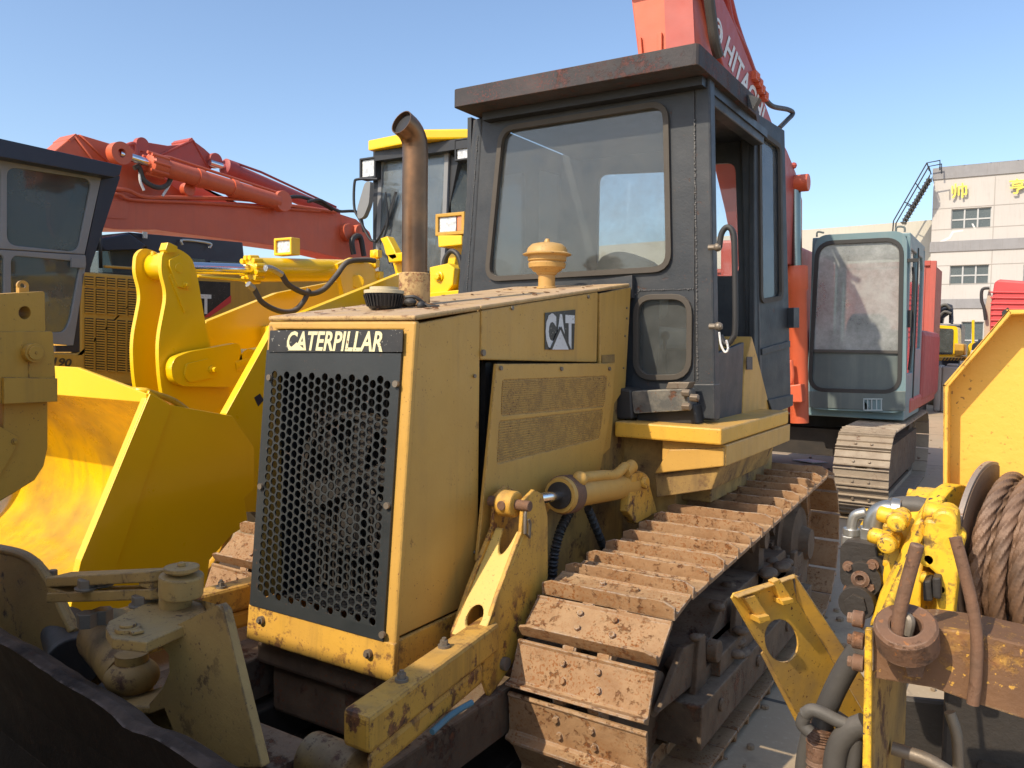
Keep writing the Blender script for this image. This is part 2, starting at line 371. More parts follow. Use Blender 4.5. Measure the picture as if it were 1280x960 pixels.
def inset(pts, d):
    c = sum((V(p) for p in pts), V((0, 0, 0)))/len(pts); out = []
    P = [V(p) for p in pts]; m = len(P)
    nn = V((0, 0, 0))
    for i in range(m): nn += (P[i]-c).cross(P[(i+1) % m]-c)
    nn.normalize()
    for i in range(m):
        e1 = (P[i]-P[i-1]); e2 = (P[(i+1) % m]-P[i])
        if e1.length < 1e-6: e1 = e2
        if e2.length < 1e-6: e2 = e1
        n1 = nn.cross(e1.normalized()); n2 = nn.cross(e2.normalized()); b = (n1+n2)
        b.normalize(); out.append(P[i]+b*d/max(.4, b.dot(n1)))
    return out
def smooth_path(pts, n=8):
    P = [V(p) for p in pts]; P = [P[0]*2-P[1]]+P+[P[-1]*2-P[-2]]; out = []
    for i in range(1, len(P)-2):
        for k in range(n):
            t = k/n; a, b, c, d = P[i-1], P[i], P[i+1], P[i+2]
            out.append(.5*((2*b)+(-a+c)*t+(2*a-5*b+4*c-d)*t*t+(-a+3*b-3*c+d)*t**3))
    out.append(P[-2]); return out
def text(name, s, o, u, v, m, parent, weight=.0, extrude=.002, nrm=None, shear=0, letter_space=1.0):
    """letters fitted into the parallelogram o,u,v (bottom-left, width vector, height vector)"""
    cu = bpy.data.curves.new(name, 'FONT'); cu.body = s; cu.offset = weight; cu.space_character = letter_space; cu.resolution_u = 3
    to = bpy.data.objects.new(name, cu); col.objects.link(to)
    bpy.context.view_layer.update()
    me = bpy.data.meshes.new_from_object(to.evaluated_get(bpy.context.evaluated_depsgraph_get()))
    bpy.data.objects.remove(to); bpy.data.curves.remove(cu)
    xs = [q.co.x for q in me.vertices]; ys = [q.co.y for q in me.vertices]
    x0, x1, y0, y1 = min(xs), max(xs), min(ys), max(ys)
    u = V(u); v = V(v); n = (nrm or u.cross(v)).normalized(); b = MB()
    org = V(o)
    P = [org+u*((q.co.x-x0)/(x1-x0))+v*((q.co.y-y0)/(y1-y0)) for q in me.vertices]
    fs = [list(p.vertices) for p in me.polygons]
    b.add([p+n*extrude for p in P], fs)
    # side walls
    cnt = {}
    for f in fs:
        for i in range(len(f)):
            e = (f[i], f[(i+1) % len(f)]); cnt[tuple(sorted(e))] = cnt.get(tuple(sorted(e)), 0)+1
    k = len(P); b2 = [p+n*extrude for p in P]+P
    b.add(b2, [[e[0], e[1], e[1]+k, e[0]+k] for e, c in cnt.items() if c == 1])
    bpy.data.meshes.remove(me)
    return b.obj(name, m, parent)

# ================================================================== SETTING
def mul2(n, l, a, c):
    r = n.new('ShaderNodeMath'); r.operation = 'MULTIPLY'; l.new(a, r.inputs[0]); l.new(c, r.inputs[1]); return r.outputs[0]
def ground():
    b = MB(); b.add([(-400, -60, 0), (400, -60, 0), (400, 700, 0), (-400, 700, 0)], [(0, 1, 2, 3)])
    def wv(n, l, co, cur, mix, ramp, nz):
        br = n.new('ShaderNodeTexBrick'); br.offset = .0; br.inputs['Scale'].default_value = 1
        br.inputs['Brick Width'].default_value = 4.2; br.inputs['Row Height'].default_value = 5.0; br.inputs['Mortar Size'].default_value = .018
        br.inputs['Color1'].default_value = (0, 0, 0, 1); br.inputs['Color2'].default_value = (0, 0, 0, 1); br.inputs['Mortar'].default_value = (1, 1, 1, 1)
        l.new(co, br.inputs['Vector'])
        cur = mix(ramp(nz(.35, 8, .7), .35, .7), cur, (.35, .28, .19))
        cur = mix(ramp(nz(1.6, 8, .7), .55, .75), cur, (.24, .185, .125))
        cur = mix(ramp(nz(30, 6, .7), .55, .8), cur, (.52, .43, .30))
        vo = n.new('ShaderNodeTexVoronoi'); vo.feature = 'DISTANCE_TO_EDGE'; vo.inputs['Scale'].default_value = .45; l.new(co, vo.inputs['Vector'])
        cur = mix(mul2(n, l, ramp(vo.outputs['Distance'], .0035, .0012), ramp(nz(.5, 4, .6), .55, .7)), cur, (.16, .135, .11))
        return mix(br.outputs['Color'], cur, (.09, .08, .065))
    m = mat('weathered_yard_concrete', (.44, .335, .215), .85, c2=(.42, .32, .20), c2scale=.8, bump=.5, bscale=25, wave=wv)
    o = b.obj('ground', m); o['kind'] = 'structure'
ground()

# ================================================================== BULLDOZER
XC = -2.32; SX = -1.92; LX = 2*XC-SX
BD = thing('bulldozer', 'old tan yellow crawler bulldozer with perforated nose grille, charcoal cab and rusty tracks', 'bulldozer', (XC, 4.0, 0))
FP = V((0, 2.24, .634)); FN = V((0, 1.334, -.12)).normalized()
def F(x, y, off=0): return aP(x, y, FP-FN*off, FN)
def onF(x, z, off=0):   # world x,z on slanted front plane
    return V((x, 2.24+(z-.634)*.09-off, z))
OUTW = V((0, -1, .09)).normalized()
def ztop(y): return 1.966+(y-2.34)*.126
# --- nose
b = MB()
# front frame ring
fo = [onF(LX, .634), onF(SX, .634), onF(SX, 1.968), onF(LX, 1.968)]
fi = [onF(LX+.05, .80), onF(SX-.06, .80), onF(SX-.06, 1.93), onF(LX+.05, 1.93)]
b.prism(fo, (0, .03, 0), [fi])
nose = b.obj('nose_frame', M_cat, BD, bevel=.012, bseg=3)
b = MB()
yb = aX(590, 763, SX).y
yt = aX(598, 392, SX).y
ys = aX(601, 452, SX).y
print('ys', ys)
for X, w_ in ((SX-.004, -.02), (LX+.004, .02)):
    b.prism([(X, 2.262, .79), (X, ys, .79), (X, ys, ztop(ys)-.004), (X, 2.385, 1.958)], (w_, 0, 0))
b.obj('nose_side_panel', M_cat, BD, bevel=.006)
b = MB()
b.prism([onF(LX-.003, .630, .006), onF(SX+.003, .630, .006), onF(SX+.003, .775, .006), onF(LX-.003, .775, .006)], (0, .02, 0))
for X, w_ in ((SX+.003, -.02), (LX-.003, .02)):
    b.prism([(X, 2.262, .64), (X, 3.0, .66), (X, 3.0, .782), (X, 2.275, .782)], (w_, 0, 0))
b.box((LX, 2.27, .632), (SX, 3.0, .65))
bp = b.obj('lower_nose_guard', M_catr, BD, bevel=.006)
b = MB()
for x, y in ((327, 775), (461, 817)):
    p = F(x, y, .01); b.cyl(p-OUTW*.005, p+OUTW*.012, .017, seg=14, smooth=False); b.cyl(p+OUTW*.012, p+OUTW*.022, .010, seg=6, smooth=False)
b.obj('bolt', M_steel, bp)
# --- grille with real holes
def grille():
    x0, x1 = LX+.012, SX-.05; z0, z1 = .775, 1.845
    nc = 18; nr = 26
    ax, bx = x0+.040, x1-.040
    az, bz = z0+.045, z1-.085
    dx = (bx-ax)/nc; dz = (bz-az)/(nr+.5); r = .0168
    N = 12; b = MB()
    def cell(cx, cz):
        hx, hz = dx/2, dz/2
        outer = []
        inner = []
        for k in range(N):
            an = 2*PI*k/N+PI/N
            c, s_ = math.cos(an), math.sin(an)
            t = min(hx/abs(c) if abs(c) > 1e-6 else 9, hz/abs(s_) if abs(s_) > 1e-6 else 9)
            outer.append((cx+c*t, cz+s_*t)); inner.append((cx+c*r, cz+s_*r))
        # corners
        pts = []
        for k in range(N):
            pts.append(outer[k])
        vs = [onF(p[0], p[1], .012) for p in outer]+[onF(p[0], p[1], .012) for p in inner]
        cr = [(cx+hx, cz+hz), (cx-hx, cz+hz), (cx-hx, cz-hz), (cx+hx, cz-hz)]
        fs = []
        vs += [onF(p[0], p[1], .012) for p in cr]
        for k in range(N):
            j = (k+1) % N
            a, d = outer[k], outer[j]
            f = [k, j, N+j, N+k]
            # insert a corner if edge crosses one
            for q, c_ in enumerate(cr):
                if (abs(abs(a[0]-cx)-hx) < 1e-6) != (abs(abs(d[0]-cx)-hx) < 1e-6) and (a[0]-cx)*(c_[0]-cx) > 0 and (a[1]-cz)*(c_[1]-cz) > 0 and (d[0]-cx)*(c_[0]-cx) > 0 and (d[1]-cz)*(c_[1]-cz) > 0:
                    f = [k, 2*N+q, j, N+j, N+k]
            fs.append(f)
        o = len(b.v); b.add(vs, fs)
        back = [p+V((0, .006, 0)) for p in vs[N:2*N]]
        b.add(vs[N:2*N]+back, [[k, (k+1) % N, N+(k+1) % N, N+k] for k in range(N)])
    for c in range(nc):
        off = dz/2 if c % 2 == 0 else 0
        for r_ in range(nr):
            cell(ax+dx*(c+.5), az+dz*(r_+.5)+off)
        cx0, cx1 = ax+dx*c, ax+dx*(c+1)
        if off: b.add([onF(cx0, az, .012), onF(cx1, az, .012), onF(cx1, az+off, .012), onF(cx0, az+off, .012)], [(0, 1, 2, 3)])
        else: b.add([onF(cx0, bz-dz/2, .012), onF(cx1, bz-dz/2, .012), onF(cx1, bz, .012), onF(cx0, bz, .012)], [(0, 1, 2, 3)])
    g = b.obj('grille', M_grille, BD)
    b = MB()
    b.prism([onF(x0, z0, .012), onF(x1, z0, .012), onF(x1, z1, .012), onF(x0, z1, .012)], (0, .008, 0),
            [[onF(ax, az, .012), onF(bx, az, .012), onF(bx, bz, .012), onF(ax, bz, .012)]])
    b.obj('grille_border', M_grille, g)
    b = MB()
    for x, y in ((338, 472), (496, 480), (327, 608), (485, 632), (479, 793)):
        p = F(x, y, .013); b.cyl(p, p+OUTW*.012, .013, seg=12, smooth=False)
    b.obj('bolt', M_steel, g)
    return g
G = grille()
# radiator behind
b = MB(); b.box((LX+.028, 2.40, .80), (LX+.034, 2.75, 1.94)); b.box((SX-.034, 2.40, .80), (SX-.028, 2.75, 1.94)); b.box((LX+.03, 2.36, .795), (SX-.03, 2.75, .80)); b.box((LX+.03, 2.62, .80), (SX-.03, 2.63, 1.94)); b.obj('dark_nose_liner', M_blk, BD)  # black liner sheets added so the nose reads dark behind the grille
b = MB(); b.box((LX+.06, 2.52, .82), (SX-.06, 2.60, 1.9))
for i in range(24):
    x = LX+.07+i*.027; b.box((x, 2.508, .84), (x+.006, 2.52, 1.88))
b.obj('radiator', M_dark, BD)
b = MB()
b.lathe([(.27, 0), (.30, 0), (.30, .06), (.27, .06), (.27, 0)], c=(XC, 2.44, 1.30), axis=(0, 1, 0), seg=36)
for k in range(6):
    an = k*PI/3+.3; c = V((XC, 2.46, 1.30)); d = V((math.cos(an), 0, math.sin(an))); e = V((-math.sin(an), 0, math.cos(an)))
    b.prism([c+d*.05-e*.03, c+d*.26-e*.055, c+d*.26+e*.055, c+d*.05+e*.03], V((0, .012, 0))+e*.01)
b.cyl((XC, 2.42, 1.3), (XC, 2.5, 1.3), .06)
b.obj('fan', M_dark, BD)
# --- hood top
b = MB()
def topq(x0, x1, y0, y1, z=0, t=.02): b.prism([(x0, y0, ztop(y0)+z), (x1, y0, ztop(y0)+z), (x1, y1, ztop(y1)+z), (x0, y1, ztop(y1)+z)], (0, 0, t))
topq(LX, SX, 2.355, ys-.002)
topq(LX+.002, SX-.002, ys+.002, 3.895)
topq(LX+.004, SX-.004, 3.899, 4.30)
b.obj('hood_top', M_cattop, BD, bevel=.008)
# upper side of hood
b = MB()
yr = aX(748, 365, SX).y
for X, w_ in ((SX, -.02), (LX, .02)):
    b.prism([(X, (ys+.004), aX(598, 450, SX).z), (X, yr-.003, aX(748, 453, SX).z), (X, yr-.003, ztop(yr)-.002), (X, (ys+.004), ztop((ys+.004))-.002)], (w_, 0, 0))
hs = b.obj('hood_side_panel', M_cat, BD, bevel=.005)
b = MB()
cw = PX([(750, 367), (789, 359), (782, 484), (768, 505), (763, 560), (749, 575), (750, 455)], SX)
b.prism(cw, (-.02, 0, 0)); b.prism([p+V((LX-SX, 0, 0)) for p in cw], (.02, 0, 0))
b.obj('rear_cowl', M_cat, BD, bevel=.005)
b = MB(); b.prism(PX([(752, 444), (768, 443), (768, 453), (752, 454)], SX+.002), (.002, 0, 0)); b.obj('maker_plaque', M_catd, BD)
# decals
b = MB(); b.prism([F(x, y, .016) for x, y in ((338, 413), (504, 412), (503, 440), (336, 440))], OUTW*.002)
dl = b.obj('name_label', M_label, BD)
bl, br_, tl = F(357, 438, .0185), F(478, 440, .0185), F(361, 414, .0185)
text('label_lettering', 'CATERPILLAR', bl, br_-bl, tl-bl, M_cream, dl, weight=.024, extrude=.001, nrm=OUTW)
b = MB(); b.prism([F(x, y, .021) for x, y in ((360, 438), (371, 428), (382, 438))], OUTW*.0012); b.obj('label_triangle', M_cream, dl)
b = MB(); b.prism(PX([(681, 391), (719, 387), (717, 437), (681, 437)], SX+.003), (.0015, 0, 0)); d2 = b.obj('side_badge', M_label, BD)
bl, br_, tl = aX(682, 437, SX+.005), aX(718, 437, SX+.005), aX(682, 391, SX+.005)
text('badge_lettering', 'CAT', bl, br_-bl, tl-bl, M_white, d2, weight=.05, extrude=.001, nrm=V((1, 0, 0)), letter_space=1.02)
b = MB(); b.prism(PX([(688, 437), (700, 411), (712, 437)], SX+.0075), (.001, 0, 0)); b.obj('badge_triangle', M_white, d2)
b = MB(); 
for q in (((687, 437), (699.5, 408), (701, 411), (690, 437)), ((700, 411), (701.5, 408), (714, 437), (711, 437))): b.prism(PX(q, SX+.0078), (.0012, 0, 0))
b.obj('badge_triangle_outline', M_label, d2)
# --- side: engine bay, door with mesh vents, lower hull
b = MB(); b.box((LX+.06, 2.80, .68), (SX-.08, 4.30, 1.80))
b.box((SX-.075, 2.90, .9), (SX-.05, 2.93, 1.8)); b.box((SX-.06, 2.96, 1.2), (SX-.03, 2.99, 1.8))
b.obj('engine', M_dark, BD)
b = MB()
for i in range(5):
    yy = 2.95+i*.03; b.tube(smooth_path([(SX-.07, yy, 1.75), (SX-.05, yy+.02, 1.5), (SX-.07, yy, 1.2), (SX-.06, yy-.01, .95)]), .009, seg=8)
b.obj('engine_cable', M_hose, BD)
DX = SX+.03
door = PX([(621, 455), (769, 454), (766, 500), (750, 592), (700, 620), (640, 700), (597, 702)], DX)
v1 = rnd(PX([(628, 475), (759, 470), (755, 508), (626, 520)], DX), .02)
v2 = rnd(PX([(624, 527), (754, 512), (749, 548), (621, 580)], DX), .02)
b = MB(); b.prism(door, (-.018, 0, 0), [v1, v2]); sd = b.obj('engine_side_door', M_cat, BD, bevel=.004)
b = MB()
def vents(lo):
    c = sum(lo, V((0, 0, 0)))/len(lo)
    b.prism([p+V((-.004, 0, 0)) for p in lo], (-.004, 0, 0))
for q in (v1, v2): vents(q)
ve = b.obj('vent_mesh', M_mesh, sd)
b = MB()
for (a, c, d, e) in (((628, 475), (759, 470), (755, 508), (626, 520)), ((624, 527), (754, 512), (749, 548), (621, 580))):
    A, B_, C_, D_ = PX([a, c, d, e], DX-.003); n_ = 16
    for i in range(1, n_):
        t = i/n_; p = A.lerp(D_, t); q = B_.lerp(C_, t); b.prism([p, q, q+V((0, 0, .004)), p+V((0, 0, .004))], (.004, 0, 0))
b.obj('vent_louvre', M_cat, sd)
b = MB()
for x, y in ((625, 460), (701, 461), (761, 461), (601, 690)):
    p = aX(x, y, DX); b.cyl(p, p+V((.010, 0, 0)), .010, seg=10, smooth=False)
p = aX(603, 441, SX); b.cyl(p, p+V((.010, 0, 0)), .014, seg=10, smooth=False)
for x, y in ((783, 385), (783, 398), (781, 420), (779, 460)):
    p = aX(x, y, SX); b.cyl(p, p+V((.005, 0, 0)), .006, seg=8)
b.obj('bolt', M_steel, sd)
b = MB(); b.prism([(SX-.02, 2.95, .66), (SX-.02, 4.3, .60), (SX-.02, 4.3, 1.62), (SX-.02, 3.75, 1.5), (SX-.02, 3.0, 1.02)], (-.03, 0, 0))
b.prism([(LX+.02, 2.95, .66), (LX+.02, 4.3, .60), (LX+.02, 4.3, 1.62), (LX+.02, 3.0, 1.7)], (.03, 0, 0))
b.obj('lower_side_plate', M_catd, BD, bevel=.004)
b = MB()
for k, (x, y) in enumerate(((700, 690), (715, 640), (735, 640))):
    p = aX(x, y, SX+.06)
hp = [aX(712, 640, SX+.09), aX(700, 665, SX+.09), aX(692, 700, SX+.08), aX(690, 740, SX+.06)]
b.tube(smooth_path(hp, 20), .024, seg=10, rf=lambda t: .022+.004*math.sin(t*150))
hp = [aX(735, 635, SX+.10), aX(745, 660, SX+.10), aX(757, 690, SX+.09), aX(770, 720, SX+.06)]
b.tube(smooth_path(hp, 20), .022, seg=10, rf=lambda t: .020+.004*math.sin(t*150))
b.obj('hydraulic_hose', M_hose, BD)
b = MB()
for y_, z_ in ((2.62, 1.0), (2.62, 1.55)): b.box((SX, y_, z_), (SX+.012, y_+.05, z_+.03)) if False else None
for x, y in ((593, 470), (593, 690)): q = aX(x, y, SX); b.cyl(q, q+V((.006, 0, 0)), .008, seg=10)
for x, y in ((640, 385), (735, 371)): q = aX(x, y, SX+.001); b.cyl(q, q+V((.006, 0, 0)), .010, seg=10)
b.obj('bolt', M_steel, hs)
# --- things on the hood
p0 = aX(518, 386, XC); zb = ztop(p0.y)+.02; Yp = p0.y
b = MB(); b.lathe([(.0, 0), (.098, 0), (.098, .006), (.070, .012), (.070, .14), (.064, .145), (.0, .145)], c=(XC, Yp, zb), seg=32)
ex = b.obj('exhaust_base_sleeve', M_pipeb, BD)
z1 = aX(520, 186, XC).z
pp = [V((XC, Yp, zb+.14)), V((XC, Yp, z1-.25)), V((XC, Yp, z1-.02))]
for k in range(1, 8):
    a = k/7*math.radians(72); r_ = .095
    pp.append(V((XC-.012*(1-math.cos(a)), Yp-r_*(1-math.cos(a)), z1+r_*math.sin(a))))
d_ = (pp[-1]-pp[-2]).normalized(); pp.append(pp[-1]+d_*.02)
b = MB(); b.tube(pp, .057, seg=28, caps=False); b.tube([p for p in pp[::-1]], .053, seg=28, caps=False)
e_ = pp[-1]; q1 = d_.orthogonal().normalized(); q2 = d_.cross(q1)
ro = [e_+(q1*math.cos(2*PI*k/28)+q2*math.sin(2*PI*k/28))*.057 for k in range(28)]
b.lathe([(.057, 0), (.053, 0)], c=e_, axis=d_, seg=28)
b.obj('exhaust_pipe', M_pipe, BD)
b = MB(); b.tube(pp[3:-1], .0535, seg=20, caps=True); b.obj('exhaust_plug', M_blk, ex)  # black plug filling the pipe just inside its mouth
# filler cap
p = aX(480, 398, XC-.02); zc = ztop(p.y)+.02; c = V((p.x, p.y, zc))
b = MB(); b.lathe([(0, 0), (.062, 0), (.070, .012), (.082, .062), (.084, .066), (0, .066)], c=c, seg=32, smooth=False)
for k in range(32):
    an = 2*PI*k/32; d = V((math.cos(an), math.sin(an), 0)); b.prism([c+d*.062+V((0, 0, .008)), c+d*.074+V((0, 0, .01)), c+d*.090+V((0, 0, .06)), c+d*.078+V((0, 0, .062))], d.cross(V((0, 0, 1)))*.006)
rc = b.obj('radiator_cap', M_blk, BD)
b = MB(); b.lathe([(0, .066), (.086, .066), (.086, .080), (.062, .084), (.062, .094), (0, .096)], c=c, seg=32); b.obj('cap_lid', M_lid, rc)
b = MB(); q = c+V((.10, .02, 0)); b.tube(smooth_path([q+V((0, 0, .05)), q+V((.04, .02, .05)), q+V((.07, .05, .02)), q+V((.10, .04, .012)), q+V((.13, .07, .012))]), .008, seg=8)
b.ball(q+V((.02, .01, .03)), .025, sq=(1.2, 1, .7)); b.ball(q+V((.07, .02, .015)), .018)
b.obj('cap_chain', M_hose, rc)
# precleaner
p = aX(683, 374, XC); zc = ztop(p.y)+.015; c = V((XC, p.y, zc))
prof = [(0, 0), (.062, 0), (.062, .012), (.052, .016), (.052, .085), (.060, .088), (.066, .10), (.085, .108), (.098, .125), (.112, .130), (.116, .155), (.108, .165), (.118, .172), (.120, .200), (.148, .206), (.150, .212), (.128, .222), (.118, .25), (.095, .272), (.05, .282), (.02, .284), (.018, .292), (.012, .306), (0, .308)]
prof = [(r*.93, z*.93) for r, z in prof]
b = MB(); b.lathe(prof, c=c, seg=40); b.obj('air_precleaner', mat('precleaner_paint', (.52, .30, .085), .5, dust=.5, speck=1.4, rust=.25, rustc=RC, rscale=14, bump=.2), BD)
b = MB()
for i in range(46):
    x = random.uniform(LX+.04, SX-.04); y = random.uniform(2.45, 4.1)
    s_ = random.uniform(.008, .028); an = random.random()*6; z = ztop(y)+.021+.003
    d = V((math.cos(an), math.sin(an), .1)); e = V((-math.sin(an), math.cos(an), .15))
    b.prism([V((x, y, z))+d*s_, V((x, y, z))+e*s_*.5, V((x, y, z+.003))-d*s_, V((x, y, z))-e*s_*.4], (0, 0, .002))
lf = b.obj('leaf_litter', M_leaf, BD); lf['kind'] = 'stuff'
# --- push beams + cylinders + levers (right, and mirrored left)
def mir(p): return V((2*XC-p.x, p.y, p.z))
class MM(MB):
    def mirror(s):
        m = MB(); m.v = [mir(p) for p in s.v]; m.f = [f[::-1] for f in s.f]; m.sm = list(s.sm); return m
def both(b, name, m, parent=BD, bevel=0, par2=None):
    o = b.obj(name, m, parent, bevel=bevel); bm_ = MM.mirror(b); o2 = bm_.obj(name, m, par2 or parent, bevel=bevel); return o, o2
zb1 = .80
A_, B_, C_, D_ = aZ(428, 885, zb1), aZ(462, 897, zb1), aZ(608, 790, zb1), aZ(585, 780, zb1)
b = MB(); b.prism([A_, B_, C_+(C_-B_)*.15, D_+(D_-A_)*.15], (0, 0, -.115))
pb, pb2 = both(b, 'push_arm', M_catr, bevel=.014)
b = MB(); dn = V((0, 0, -.118)); ix = V((.0, 0, 0))
b.prism([A_+V((.01, .12, 0))+dn, B_+V((-.012, .0, 0))+dn, C_+V((-.01, 0, 0))+dn, D_+V((.01, 0, 0))+dn], (0, 0, -.085))
both(b, 'push_arm_lower_rib', M_catr, pb, bevel=.02, par2=pb2)
b = MB()
for x, y in ((502, 851), (555, 809)):
    p = aZ(x, y, zb1); b.nut(p, (0, 0, 1), .015, .026); b.cyl(p, p+V((0, 0, .035)), .008, seg=10)
both(b, 'bolt', M_steel, pb, par2=pb2)
ce = aZ(420, 945, .62)
b = MB(); b.cyl(ce+V((-.11, 0, -.03)), ce+V((.09, .0, -.03)), .075, seg=28)
both(b, 'trunnion_tube', M_catd, bevel=.008)
b = MB(); b.box((-1.90, 1.75, .33), (-1.68, 3.3, .52))
both(b, 'frame_beam', M_under, bevel=.01)
b = MB(); b.box((-1.94, 1.70, .36), (2*XC+1.94, 1.90, .54)); b.box((-1.9, 2.3, .50), (2*XC+1.9, 2.45, .60)); b.box((LX+.02, 2.35, .28), (SX-.02, 4.4, .62))
b.obj('belly_guard', M_under, BD, bevel=.02)
b = MB()
b.tube(smooth_path([aZ(540, 915, .6), aZ(565, 893, .61), aZ(590, 878, .62)]), .011, seg=8); b.obj('hose_end', M_blue, pb)
# lever
LXp = -1.70
sp = PX([(668, 612), (679, 618), (685, 645), (685, 722), (662, 780), (640, 832), (612, 872), (604, 850), (604, 800), (622, 745), (652, 665), (655, 625)], LXp)
b = MB(); b.prism(sp, (-.018, 0, 0)); lv, lv2 = both(b, 'lift_lever', M_catr, bevel=.004)
b = MB(); b.prism([p+V((-.14, 0, 0)) for p in sp], (-.018, 0, 0)); both(b, 'lever_inner_plate', M_catr, lv, bevel=.004, par2=lv2)
T = aX(654, 668, LXp); Bm = aX(604, 795, LXp)
ww = V((-.14, 0, 0)); dwn = Bm-T
def wq(u, t): return T+ww*u+dwn*t
cut = [wq(.28+.44*(k/10), .0+.22*math.sin(PI*k/10)**.6) for k in range(11)]
outer = [wq(0, -.02), wq(0, 1.05), wq(1, 1.05), wq(1, -.02)]
outl = [wq(1, -.02)]+[wq(.75-.5*(k/12), -.02+.26*math.sin(PI*k/12)**.6) for k in range(13)]+[wq(0, -.02), wq(0, 1.05), wq(1, 1.05)]
hole = [wq(.5+.26*math.cos(2*PI*k/16), .86+.12*math.sin(2*PI*k/16)) for k in range(16)]
b = MB(); b.prism(outl, (0, .016, 0), [hole]); both(b, 'lever_web', mat('lever_web_yellow_paint', (.74, .50, .12), .45, streak=.3, speck=.9, rust=.15, dust=.2, edge=1.2), lv, bevel=.003, par2=lv2)
pin = aX(655, 632, LXp); pin.x = LXp
b = MB(); b.cyl(pin+V((-.115, 0, 0)), pin+V((-.035, 0, 0)), .055, seg=28); both(b, 'rod_eye', M_catr, lv, bevel=.008, par2=lv2)
b = MB(); b.cyl(pin+V((-.17, 0, 0)), pin+V((.03, 0, 0)), .022, seg=20); b.cyl(pin+V((-.075, -.06, 0)), pin+V((-.075, -.05, 0)), .02, seg=14)
both(b, 'pin', M_rust, lv, bevel=.004, par2=lv2)
k0 = pin+V((.012, .01, -.01))
b = MB(); b.tube([k0+V((0, -.005, 0)), k0+V((0, -.02, -.02)), k0+V((0, -.02, -.10)), k0+V((0, .015, -.125)), k0+V((0, .02, -.07)), k0+V((0, .01, -.05))], .007, seg=8)
k1 = aX(629, 829, LXp); b.cyl(k1, k1+V((.02, 0, 0)), .026, seg=16)
both(b, 'pin_clip', M_steel, lv, par2=lv2)
b = MB(); b.tube(smooth_path([aX(602, 800, LXp-.05), aX(610, 788, LXp-.05), aX(618, 782, LXp-.05)]), .012, seg=8); b.obj('blue_hose', M_blue, lv)
# lift cylinder
c0 = pin+V((-.075, 0, 0)); c1 = aX(803, 603, LXp-.06)
ax = (c1-c0).normalized(); L = (c1-c0).length
b = MB(); b.cyl(c0+ax*.04, c0+ax*L*.42, .024, seg=24); rdo = b.obj('cylinder_rod', M_chrome, BD); MM.mirror(b).obj('cylinder_rod', M_chrome, BD)
b = MB(); s0 = c0+ax*(L*.22)
s0 = c0+ax*(L*.33)
b.lathe([(.0, .0), (.05, .0), (.055, -.02), (.080, -.02), (.086, 0), (.086, .07), (.076, .09), (.068, .09), (.068, L*.62), (.062, L*.64), (0, L*.64)], c=s0, axis=ax, seg=36)
lc, lc2 = both(b, 'lift_cylinder', M_cat)
b = MB(); b.lathe([(.0, 0), (.05, 0), (.078, .0), (.090, .01), (.090, .085), (.070, .095)], c=s0-ax*.006, axis=ax, seg=36); both(b, 'cylinder_gland', M_rust, lc, par2=lc2)
b = MB(); b.cyl(s0-ax*.030, s0-ax*.008, .062, seg=30); both(b, 'dark_gland_disc', M_dark, lc, par2=lc2)  # dark disc in place of the shadowy recess in the gland face
pu = V((.03, 0, .075))
b = MB(); b.tube(smooth_path([s0+ax*.10+pu+V((.02, 0, 0)), s0+ax*.16+pu, s0+ax*.34+pu, s0+ax*.50+pu+V((0, 0, -.005)), s0+ax*.62+pu+V((0, 0, .03)), s0+ax*.66+V((0, 0, .05))]), .026, seg=14)
b.ball(s0+ax*.08+pu+V((.02, 0, .0)), .037); b.cyl(s0+ax*.60+pu, s0+ax*.70+pu+V((0, 0, .03)), .036)
both(b, 'cylinder_port_tube', M_cat, lc, par2=lc2)
tr = PX([(790, 592), (803, 590), (812, 605), (822, 640), (795, 655), (785, 640)], LXp)
b = MB(); b.prism(tr, (-.05, 0, 0)); t2 = aX(803, 603, LXp); b.cyl(t2, t2+V((.03, 0, 0)), .032, seg=18); both(b, 'cylinder_mount', M_catr, bevel=.006)
